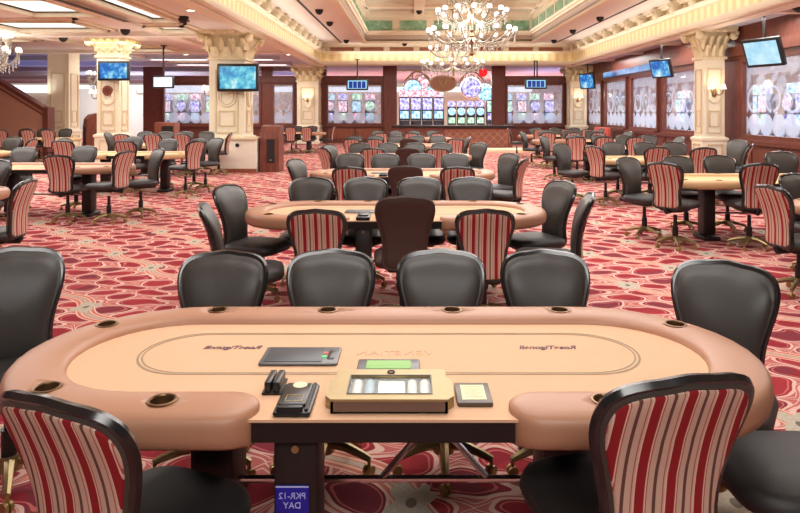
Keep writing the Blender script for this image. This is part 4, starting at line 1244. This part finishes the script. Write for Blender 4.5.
def make_chair(kind, near):
    t = thing('dealer_chair' if kind == 'd' else 'poker_chair', (0, 0, 0))
    up = []
    def part(name, key, parent=t):
        o = bpy.data.objects.new(name, CMESH[key]); COL.objects.link(o); o.parent = parent; return o
    part('seat', ('seat', kind)); br = part('backrest', ('backrest', kind))
    pn = part('back_panel', ('back_panel', kind), br)
    if kind == 'g': pn['label'] = 'red and cream striped back panel'
    part('back_rim', ('back_rim', kind), br)
    part('gas_column', 'gas_column')
    if near:
        part('mechanism', 'mechanism')
        sb = part('star_base', 'star_base')
        sb['label'] = 'aged brass five-star base'
        for k in range(5):
            a = 2 * PI * k / 5 + 0.3
            c = part('caster', 'caster', sb); c.location = (0.22 * math.cos(a), 0.22 * math.sin(a), 0); c.rotation_euler.z = a + 0.6 * k
    else:
        part('star_base', 'far_base')
    return t
PROTO = {}
ORD = ['leftmost', 'second from left', 'third from left', 'fourth from left', 'fifth from left', 'sixth from left']
SEATS = {}     # table key -> list of (side, x, y, facing degrees, kind, dz)
def S(key, side, x, y, f, kind='g', dz=0.0): SEATS.setdefault(key, []).append((side, x, y, f, kind, dz))
# front table (positions are those of the back)
for x, y in ((-0.92, 3.22), (-0.395, 3.25), (0.148, 3.25), (0.66, 3.24)): S('C1', 'far', x, y, 270, 'g', -0.05)
S('C1', 'left', -1.88, 3.06, 300); S('C1', 'right', 1.41, 2.92, 236, 'g', -0.03); S('C1', 'right', 1.56, 2.09, 180)
S('C1', 'near', -0.87, 1.59, 68, 'g', -0.04); S('C1', 'near', 0.655, 1.57, 103, 'g', 0.02)
# second centre table
for x in (-0.97, -0.44, 0.08, 0.58): S('C2', 'far', x, 6.36, 270 + random.uniform(-4, 4), 'g', 0.0)
S('C2', 'left', -1.62, 5.72, 340, 'g', 0.0); S('C2', 'left', -1.5, 4.72, 12, 'g', -0.02)
S('C2', 'right', 1.36, 5.85, 205, 'g', 0.02); S('C2', 'right', 1.37, 5.0, 170, 'g', 0.02)
S('C2', 'near', -0.69, 4.72, 92, 'g', -0.06); S('C2', 'near', 0.54, 4.72, 88, 'g', -0.06); S('C2', 'dealer', -0.04, 4.68, 93, 'd', 0.04)
# third centre table
for x in (-0.93, -0.39, 0.16, 0.67): S('C3', 'far', x, 9.92, 270 + random.uniform(-5, 5), 'g', 0.0)
S('C3', 'left', -1.58, 8.82, 338, 'g', 0.0)
S('C3', 'right', 1.52, 9.98, 215, 'g', 0.0); S('C3', 'right', 1.55, 8.9, 155, 'g', 0.0)
S('C3', 'near', -0.77, 8.1, 91, 'g', -0.04); S('C3', 'near', 0.58, 8.1, 88, 'g', -0.04); S('C3', 'dealer', -0.07, 8.1, 90, 'd', -0.03)
# fourth
for x in (-1.04, -0.47, 0.08, 0.63): S('C4', 'far', x, 13.25, 270 + random.uniform(-6, 6))
S('C4', 'left', -1.58, 11.62, 38); S('C4', 'left', -1.6, 12.6, 330); S('C4', 'right', 1.34, 12.75, 225, 'g', 0.03)
S('C4', 'near', -0.68, 11.5, 90); S('C4', 'near', 0.46, 11.5, 92); S('C4', 'dealer', -0.06, 11.5, 90, 'd')
# fifth, sixth
for x in (-1.5, -0.95, -0.4, 0.15, 0.7): S('C5', 'far', x, 17.2, 270 + random.uniform(-8, 8))
S('C5', 'near', -1.4, 15.3, 80); S('C5', 'near', -0.85, 15.35, 90); S('C5', 'near', 1.05, 15.3, 100); S('C5', 'dealer', -0.05, 15.4, 90, 'd'); S('C5', 'right', 1.45, 16.4, 190)
for x in (-1.1, -0.5, 0.1, 0.7): S('C6', 'far', x, 21.3, 270 + random.uniform(-8, 8))
S('C6', 'near', -0.9, 19.5, 85); S('C6', 'near', 0.0, 19.45, 95); S('C6', 'near', 0.8, 19.5, 90)
# left column
S('L0', 'right', -3.66, 6.2, 186, 'g', 0.0); S('L0', 'right', -5.0, 7.85, 262, 'g', 0.06)
S('L1', 'near', -5.0, 9.2, 92, 'g', 0.03); S('L1', 'right', -4.1, 9.35, 165, 'g', 0.08); S('L1', 'right', -3.95, 10.2, 225, 'g', 0.06)
S('L1', 'far', -5.48, 10.95, 268, 'g', 0.06); S('L1', 'far', -6.5, 10.95, 272, 'g', 0.04); S('L1', 'near', -6.2, 9.25, 95, 'g', 0.0)
S('L2', 'near', -6.55, 12.2, 92, 'g', 0.1); S('L2', 'near', -5.35, 12.15, 84, 'g', 0.1); S('L2', 'right', -3.98, 12.05, 150, 'g', 0.1); S('L2', 'right', -3.98, 13.35, 235, 'g', 0.1)
S('L2', 'far', -5.95, 13.95, 270, 'g', 0.1); S('L2', 'far', -5.2, 13.95, 270, 'g', 0.05); S('L2', 'far', -4.55, 13.95, 268, 'g', 0.05); S('L2', 'left', -7.1, 13.3, 350, 'g', 0.1)
for x in (-7.0, -6.25, -5.55): S('L3', 'near', x, 15.7, 90 + random.uniform(-8, 8), 'g', 0.1)
for x in (-7.15, -6.6, -6.05, -5.5): S('L3', 'far', x, 17.5, 270 + random.uniform(-8, 8), 'g', 0.1)
S('L3', 'right', -4.6, 16.55, 185, 'g', 0.1); S('L3', 'left', -7.75, 16.6, 0, 'g', 0.1)
for x in (-12.2, -11.4, -10.8): S('L4', 'near', x, 19.3, 90 + random.uniform(-8, 8), 'g', 0.1)
for x in (-12.5, -11.9, -11.2): S('L4', 'far', x, 21.1, 270, 'g', 0.08)
for x in (-5.2, -4.55, -3.95): S('L5', 'near', x, 24.5, 90 + random.uniform(-8, 8), 'g', 0.05)
for x in (-5.3, -4.6, -4.0): S('L5', 'far', x, 26.3, 270, 'g', 0.05)
S('L5', 'right', -3.0, 25.3, 180, 'g', 0.05)
S('L6', 'near', -8.6, 12.5, 95, 'g', 0.08); S('L6', 'far', -8.75, 14.3, 265, 'g', 0.08); S('L6', 'far', -9.3, 14.3, 270, 'g', 0.08); S('L6', 'right', -7.85, 13.5, 185, 'g', 0.08)
# right column
S('R0', 'left', 3.16, 5.72, 10, 'g', 0.0); S('R0', 'far', 3.98, 6.75, 285, 'g', 0.0)
S('R1', 'left', 2.86, 8.62, 300, 'g', 0.04); S('R1', 'left', 2.92, 7.52, 42, 'g', 0.06); S('R1', 'near', 3.98, 7.4, 86, 'g', 0.06)
S('R1', 'far', 3.72, 9.1, 272, 'g', 0.02); S('R1', 'far', 4.3, 9.1, 268, 'g', 0.03); S('R1', 'far', 5.2, 9.15, 262, 'g', 0.08); S('R1', 'right', 5.98, 8.45, 205, 'g', 0.05)
S('R2', 'left', 2.75, 11.95, 302, 'g', 0.05); S('R2', 'left', 3.1, 11.05, 30, 'g', 0.06); S('R2', 'near', 4.1, 10.8, 92, 'g', 0.06); S('R2', 'near', 4.85, 10.75, 85, 'g', 0.05)
S('R2', 'far', 3.9, 12.55, 270, 'g', 0.05); S('R2', 'far', 4.5, 12.55, 270, 'g', 0.05); S('R2', 'right', 6.05, 12.0, 205, 'g', 0.12); S('R2', 'far', 5.1, 12.6, 262, 'g', 0.05); S('R2', 'right', 5.75, 11.0, 150, 'g', 0.1)
S('R3', 'left', 3.15, 15.5, 322, 'g', 0.05); S('R3', 'near', 3.68, 14.5, 70, 'g', 0.08); S('R3', 'near', 4.3, 14.45, 90, 'g', 0.08); S('R3', 'near', 5.0, 14.45, 92, 'g', 0.08)
for x in (4.1, 4.7, 5.3, 5.9): S('R3', 'far', x, 16.2, 270 + random.uniform(-8, 8), 'g', 0.05)
S('R3', 'right', 6.3, 15.2, 190, 'g', 0.05)
S('R4', 'left', 3.25, 19.0, 330, 'g', 0.05); S('R4', 'near', 3.8, 18.0, 85, 'g', 0.06); S('R4', 'near', 4.5, 18.0, 90, 'g', 0.06); S('R4', 'near', 5.2, 18.0, 95, 'g', 0.06)
for x in (4.1, 4.8, 5.5): S('R4', 'far', x, 19.8, 270 + random.uniform(-8, 8), 'g', 0.05)
S('R4', 'right', 6.4, 19.1, 200, 'g', 0.05)
S('R5', 'left', 3.4, 22.7, 350, 'g', 0.05); S('R5', 'near', 4.3, 21.7, 90, 'g', 0.05); S('R5', 'near', 5.2, 21.7, 90, 'g', 0.05); S('R5', 'near', 5.9, 21.7, 90, 'g', 0.05)
for x in (4.5, 5.2, 5.9): S('R5', 'far', x, 23.5, 270 + random.uniform(-8, 8), 'g', 0.05)
S('R5', 'right', 6.6, 22.5, 190, 'g', 0.05)
SIDE = {'far': 'far side', 'near': 'near side', 'left': 'left end', 'right': 'right end'}
ends2 = ['farther', 'nearer']
for key, seats in SEATS.items():
    ph = T[key][3]
    for side in ('far', 'near', 'left', 'right', 'dealer'):
        ss = [s for s in seats if s[0] == side]
        if side in ('left', 'right'): ss.sort(key=lambda s: -s[2])
        else: ss.sort(key=lambda s: s[1] / s[2])
        for i, (sd, x, y, f, kind, dz) in enumerate(ss):
            near = y < 12.0
            pk = (kind, near)
            if pk not in PROTO: PROTO[pk] = make_chair(kind, near); t = PROTO[pk]
            else: t = dup(PROTO[pk])
            fa = math.radians(f)
            t.location = (x + 0.29 * math.cos(fa), y + 0.29 * math.sin(fa), 0)
            t.rotation_euler.z = fa - PI / 2
            for ch in t.children:
                if ch.name.split('.')[0] in ('seat', 'backrest', 'mechanism'): ch.location.z = dz
            look = 'striped-back poker chair' if side == 'near' or math.sin(fa) > 0.3 else 'dark leather poker chair'
            if side == 'dealer': lb = 'plain brown dealer chair at the near middle of the ' + ph
            elif side in ('left', 'right'):
                lb = look + ' at ' + SIDE[side] + ' of the ' + ph if len(ss) == 1 else look + ', ' + ends2[i] + ' one at ' + SIDE[side] + ' of the ' + ph
            else:
                pos = ORD[i] if len(ss) > 1 else 'alone'
                if len(ss) == 2: pos = ('left one', 'right one')[i]
                elif len(ss) > 2 and i == len(ss) - 1: pos = 'rightmost'
                lb = look + ' ' + pos + ' on ' + SIDE[side] + ' of ' + ph
            tag(t, lb, 'chair', 'dealer chairs' if kind == 'd' else 'striped leather poker chairs')

# ------------------------------------------------------------------ furniture at the back
t = thing('white_cabinet', (-4.55, 17.45, 0))
MB().rbox((0, 0, 0.44), (0.98, 0.7, 0.84), 0.01, 2).build('body', 'white_paint', t, smooth=0)
MB().rbox((0, 0, 0.89), (1.02, 0.78, 0.06), 0.015, 2).build('top', 'cream_dark', t)
MB().box((0, -0.352, 0.05), (0.98, 0.02, 0.1)).build('plinth', 'mahogany_light', t)
MB().cyl((-0.02, -0.35, 0.72), (-0.02, -0.375, 0.72), 0.055, 0.05, 14).build('knob', 'black_metal', t)
tag(t, 'white cabinet with black knob in front of the screen pillar', 'cabinet')
def podium(x, y, rz, w, h, label):
    t = thing('podium', (x, y, 0), rz)
    prof = [(-0.32, 0), (0.32, 0), (0.32, h * 0.72), (0.28, h * 0.88), (0.15, h * 0.97), (-0.05, h), (-0.32, h)]
    n = len(prof); b = MB()
    b.add([(-w / 2, yy, z) for yy, z in [(-q[0], q[1]) for q in prof]] + [(w / 2, yy, z) for yy, z in [(-q[0], q[1]) for q in prof]], [(k, n + k, n + (k + 1) % n, (k + 1) % n) for k in range(n)] + [tuple(range(n)), tuple(range(2 * n - 1, n - 1, -1))])
    b.build('cabinet', 'mahogany', t, smooth=0)
    MB().box((0.03, -0.322, h * 0.45), (w * 0.42, 0.02, h * 0.5)).build('opening', 'slot', t)
    MB().rbox((0.03, -0.335, h * 0.26), (0.06, 0.02, 0.02), 0.004, 2).build('latch', 'brass', t)
    tag(t, label, 'podium')
podium(-3.74, 17.5, 0, 0.5, 1.24, 'brown wooden podium right of the white cabinet')
podium(-10.6, 21.8, -0.9, 0.55, 1.55, 'curved brown podium left of the plaque pillar')
t = thing('host_desk', (-9.0, 24.0, 0))
MB().rbox((0, 0, 0.6), (0.75, 0.5, 1.2), 0.01, 2).build('cabinet', 'mahogany_light', t); MB().box((0.1, -0.255, 0.62), (0.42, 0.02, 0.9)).build('opening', 'slot', t)
tag(t, 'boxy brown desk behind chairs right of plaque pillar', 'desk')
# bar counter before the slot machine opening
t = thing('bar_counter', (1.75, 27.2, 0))
MB().bx(-2.45, 2.45, -0.3, 0.3, 0.1, 0.92).build('body', 'mahogany', t, smooth=0)
MB().rbox((0, -0.02, 0.98), (5.1, 0.78, 0.1), 0.02, 2).build('worktop', 'table_dark', t)
MB().bx(-0.3, 2.2, -0.33, -0.3, 0.18, 0.8).build('lattice_panel', 'lattice', t, smooth=0)
b = MB(); b.bx(-0.36, 2.26, -0.345, -0.3, 0.8, 0.86); b.bx(-0.36, 2.26, -0.345, -0.3, 0.12, 0.18); b.bx(-0.36, -0.3, -0.345, -0.3, 0.18, 0.8); b.bx(2.2, 2.26, -0.345, -0.3, 0.18, 0.8); b.bx(0.95, 1.0, -0.345, -0.3, 0.18, 0.8); b.build('panel_frame', 'mahogany_light', t, smooth=0)
MB().bx(-2.5, 2.5, -0.36, 0.3, 0.0, 0.1).build('plinth', 'cream_dark', t, smooth=0)
tag(t, 'long dark bar counter with lattice front before slot machines', 'counter')
o = MB().rbox((0, 0, 0.06), (2.1, 1.2, 0.12), 0.01, 2).build('stone_step', 'stone_step', None, (3.9, 25.9, 0)); tag(o, 'low cream stone step in front of the bar counter', 'step')
# red bench in the right back corner
t = thing('bench', (7.85, 27.6, 0), -PI / 2)
MB().rbox((0, 0, 0.42), (2.0, 0.5, 0.14), 0.05, 3).build('seat', 'red_cloth', t); MB().rbox((0, 0.26, 0.68), (2.0, 0.14, 0.5), 0.05, 3).build('backrest', 'red_cloth', t); MB().bx(-0.95, 0.95, -0.2, 0.3, 0, 0.35).build('base', 'mahogany', t)
tag(t, 'red upholstered bench under the right back windows', 'bench')

# ironwork and oval sign in the opening
t = thing('scroll_screen', (1.7, YB - 0.1, 3.02))
MB().box((0, 0, 0.66), (4.8, 0.06, 0.08)).build('top_bar', 'scroll', t)
for s in (-1, 1):
    MB().tube([(s * (0.75 + 1.25 * u), 0, 0.12 + 0.48 * math.sin(PI * u)) for u in [k / 14 for k in range(15)]], 0.05, 6).build('arch', 'scroll', t)
    for cx, r in ((1.35, 0.2), (0.95, 0.12), (1.75, 0.12)):
        MB().tube([(s * cx + r * (1 - 0.09 * k / 1) * math.cos(0.6 * k), 0, 0.28 + r * (1 - 0.09 * k) * math.sin(0.6 * k)) for k in range(10)], 0.03, 5).build('scroll', 'scroll', t)
tag(t, 'gilded scrollwork across the top of the slot machine opening', 'ironwork')
t = thing('oval_sign', (1.6, YB - 0.35, 3.0))
b = MB(); b.lathe([(0.5, 0.0), (0.66, 0.0), (0.66, 0.05), (0.62, 0.08), (0.1, 0.09)], (0, 0, 0), 32)
b.v = [(x, -z, y * 0.6) for x, y, z in b.v]; b.build('board', 'oval_wood', t)
b = MB(); b.tube([(0.66 * math.cos(a), -0.06, 0.4 * math.sin(a)) for a in [2 * PI * k / 32 for k in range(32)]], 0.035, 6, True); b.build('rim', 'scroll', t)
b = MB(); b.tube([(-0.22, -0.1, 0.2), (-0.1, -0.1, -0.02), (0.0, -0.1, -0.2), (0.1, -0.1, -0.02), (0.22, -0.1, 0.2)], 0.03, 6); b.tube([(-0.1, -0.1, 0.2), (-0.02, -0.1, 0.05)], 0.02, 6); b.build('monogram', 'gold_ink', t)
for s in (-1, 1): MB().cyl((s * 0.3, 0, 0.35), (s * 0.3, 0, 0.66), 0.015, None, 6).build('hanger', 'black_metal', t)
tag(t, 'oval brown sign with monogram hung over the slot machines', 'sign')
o = MB().sphere((0, 0, 0), 0.22, 14, 8).build('red_globe', 'red_lamp', None, (3.62, YB - 0.4, 3.55)); MB().cyl((0, 0, 0.2), (0, 0, 0.34), 0.02, None, 8).build('hanger', 'black_metal', o); tag(o, 'small red globe light at top right of the opening', 'light')

# ------------------------------------------------------------------ slot machines beyond the glass
def slot_machine(kind, m):
    t = thing('slot_machine', (0, 0, 0))
    b = MB(); b.rbox((0, 0.1, 0.5), (0.56, 0.6, 1.0), 0.03, 2); b.rbox((0, 0.22, 1.6), (0.58, 0.36, 1.3), 0.04, 2); b.build('cabinet', 'slot_body', t)
    MB().box((0, -0.1, 1.0), (0.5, 0.32, 0.06)).build('button_deck', 'chrome', t)
    MB().box((0, 0.03, 1.3), (0.46, 0.03, 0.4)).build('lower_screen', SLOTM[m % 4], t)
    if kind == 'wheel':
        MB().cyl((0, 0.03, 1.92), (0, -0.04, 1.92), 0.27, None, 20).build('wheel_face', SLOTM[(m + 2) % 4], t)
        MB().tube([(0.29 * math.cos(a), -0.02, 1.92 + 0.29 * math.sin(a)) for a in [2 * PI * k / 20 for k in range(20)]], 0.025, 6, True).build('wheel_rim', 'chrome', t)
    else:
        MB().box((0, 0.03, 1.88), (0.5, 0.03, 0.62)).build('upper_screen', SLOTM[(m + 1) % 4], t)
    MB().rbox((0, 0.2, 2.45), (0.56, 0.2, 0.36), 0.05, 2).build('topper', SLOTM[(m + 3) % 4], t)
    return t
protoS = {}
def place_slot(kind, m, x, y, rz, label, group, s=1.0):
    k = (kind, m % 4)
    if k not in protoS: protoS[k] = slot_machine(kind, m); t = protoS[k]
    else: t = dup(protoS[k])
    t.location = (x, y, 0); t.rotation_euler.z = rz; t.scale = (s, s, s)
    tag(t, label, 'slot machine', group)
for i in range(4): place_slot('video', 0, -0.38 + i * 0.66, 37.5, 0, 'tall video slot machine %s through the bar opening' % ['leftmost in left bank', 'second in left bank', 'third in left bank', 'rightmost in left bank'][i], 'video slot machines seen through the bar opening', 1.08)
for i in range(4): place_slot('wheel', 2, 2.36 + i * 0.55, 37.5, 0, 'wheel-topped slot machine %s through the bar opening' % ['leftmost in right bank', 'second in right bank', 'third in right bank', 'rightmost in right bank'][i], 'wheel slot machines seen through the bar opening', 0.83)
place_slot('video', 1, 4.62, 37.2, 0, 'violet-screen slot machine at right edge of the bar opening', 'slot machines through the bar opening')
k = 0
for nm, xs in (('left back window by the screen pillar', [-15.2 + 0.85 * i for i in range(7)]), ('back window left of the opening', [-5.6 + 0.8 * i for i in range(5)]), ('back window right of the opening', [5.7 + 0.8 * i for i in range(4)])):
    for x in xs:
        k += 1; place_slot('video' if k % 3 else 'wheel', k, x, 38.0 + (k % 2) * 0.2, 0, 'slot machine glimpsed through the etched %s' % nm, 'slot machines behind the ' + nm)
for i in range(18):
    y = 12.5 + i * 1.2
    place_slot('video' if i % 3 else 'wheel', i, 13.2 + (i % 2) * 0.3, y, -PI / 2, 'slot machine glimpsed through the etched right windows', 'slot machines behind the right windows')
# big round and square signs above the machines
for i, (x, z, r, m, lb) in enumerate([(0.1, 3.0, 0.55, 0, 'round cyan sign'), (0.75, 3.42, 0.42, 3, 'round pink sign'), (3.7, 3.05, 0.6, 1, 'round violet sign'), (1.25, 2.95, 0.45, 0, 'round pale blue sign'), (4.6, 2.75, 0.5, 0, 'round blue sign')]):
    t = thing('casino_sign', (x, 39.6 + 0.25 * i, z))
    MB().cyl((0, 0, 0), (0, -0.08, 0), r, None, 24).build('face', SLOTM[m], t)
    MB().tube([(r * math.cos(a), -0.05, r * math.sin(a)) for a in [2 * PI * k / 24 for k in range(24)]], 0.05, 6, True).build('rim', 'chrome', t)
    MB().cyl((0, -0.03, r), (0, -0.03, ZL - z), 0.03, None, 6).build('hanger', 'black_metal', t)
    tag(t, 'large %s hung above the distant slot machines' % lb, 'sign')

# ------------------------------------------------------------------ light
NEU = (1.0, 0.975, 0.94)
def area(name, loc, size, energy, color=(1, 0.93, 0.83), rot=(0, 0, 0), sy=None, spread=None):
    l = bpy.data.lights.new(name, 'AREA'); l.energy = energy; l.color = color; l.size = size
    if sy: l.shape = 'RECTANGLE'; l.size_y = sy
    if spread: l.spread = spread
    o = bpy.data.objects.new(name, l); COL.objects.link(o); o.location = loc; o.rotation_euler = rot
    return o
area('table_light', (-0.1, 2.75, 3.75), 2.4, 62, NEU, sy=1.0)
for y, e in ((6.5, 260), (11.0, 300), (15.5, 300), (20.5, 300), (25.5, 330)): area('tray_light', (1.7, y, 4.7), 6.5, e, NEU, sy=2.5)
for y in (7.0, 11.0, 15.0, 20.0, 26.0, 30.0): area('left_ceiling_light', (-8.2, y, ZL - 0.15), 5.0, 210, NEU, sy=2.5)
for y in (9.0, 14.0, 20.0, 27.0): area('right_ceiling_light', (8.25, y, ZL - 0.12), 0.8, 90, NEU, sy=3.0)
for x in (-9, 1.7, 7): area('casino_light', (x, 42, ZL - 0.1), 6.0, 1900, (0.95, 0.97, 1.0), sy=4)
for y in (12, 18, 24, 30): area('casino_side_light', (12.5, y, ZL - 0.1), 4.0, 480, (0.95, 0.97, 1.0), sy=5)
for y in (29, 36, 45): area('casino_blue_light', (-16, y, 3.1), 7.0, 60, (0.3, 0.42, 1.0), (PI, 0, 0), 5)
for x in (-7.0, 8.0): area('casino_blue_light', (x, 37, 3.2), 3.0, 40, (0.4, 0.5, 1.0), (PI, 0, 0), 5)
area('casino_left_light', (-16, 35.5, ZL - 0.25), 7.0, 420, (1, 0.98, 0.95), (0.5, 0, 0), 1.5)
area('casino_left_light', (-24, 48, ZL - 0.2), 12.0, 700, (0.95, 0.96, 1.0), sy=6)

UP = (1.0, 0.985, 0.95)
area('cove_uplight', (TX0 + 0.6, 17, 4.12), 0.25, 75, UP, (PI, -0.5, 0), 24)
area('cove_uplight', (TX1 - 0.6, 17, 4.12), 0.25, 75, UP, (PI, 0.5, 0), 24)
area('cove_uplight', (1.7, TY1 - 0.35, 4.12), 10, 30, UP, (PI - 0.5, 0, 0), 0.25)
area('coffer_fill_light', (CX0 + 0.6, 20, 5.0), 0.25, 55, UP, (PI, -0.5, 0), 18)  # added fill that lifts the coffer and mural; no fitting there
area('coffer_fill_light', (CX1 - 0.6, 20, 5.0), 0.25, 55, UP, (PI, 0.5, 0), 18)
for x, y in ((-9.4, 20.5), (-5.2, 18.85), (-12.3, 25.5), (-11.45, 18.0), (8.29, 17.6)):  # added spots that brighten low ceiling and capitals; no fittings there
    for dx in (-1.3, 1.3):
        l = bpy.data.lights.new('ceiling_fill_spot', 'SPOT'); l.energy = 34; l.color = UP; l.spot_size = 2.6; l.spot_blend = 1.0; l.shadow_soft_size = 0.3
        o = bpy.data.objects.new('ceiling_fill_spot', l); COL.objects.link(o); o.location = (min(x + dx, 8.5), y - 1.2, 2.3); o.rotation_euler = (PI, 0, 0)
area('rear_fill_light', (0.2, -1.4, 3.75), 3.0, 120, NEU, (0.55, 0, 0), 1.0)  # added behind the camera to brighten the near chair backs
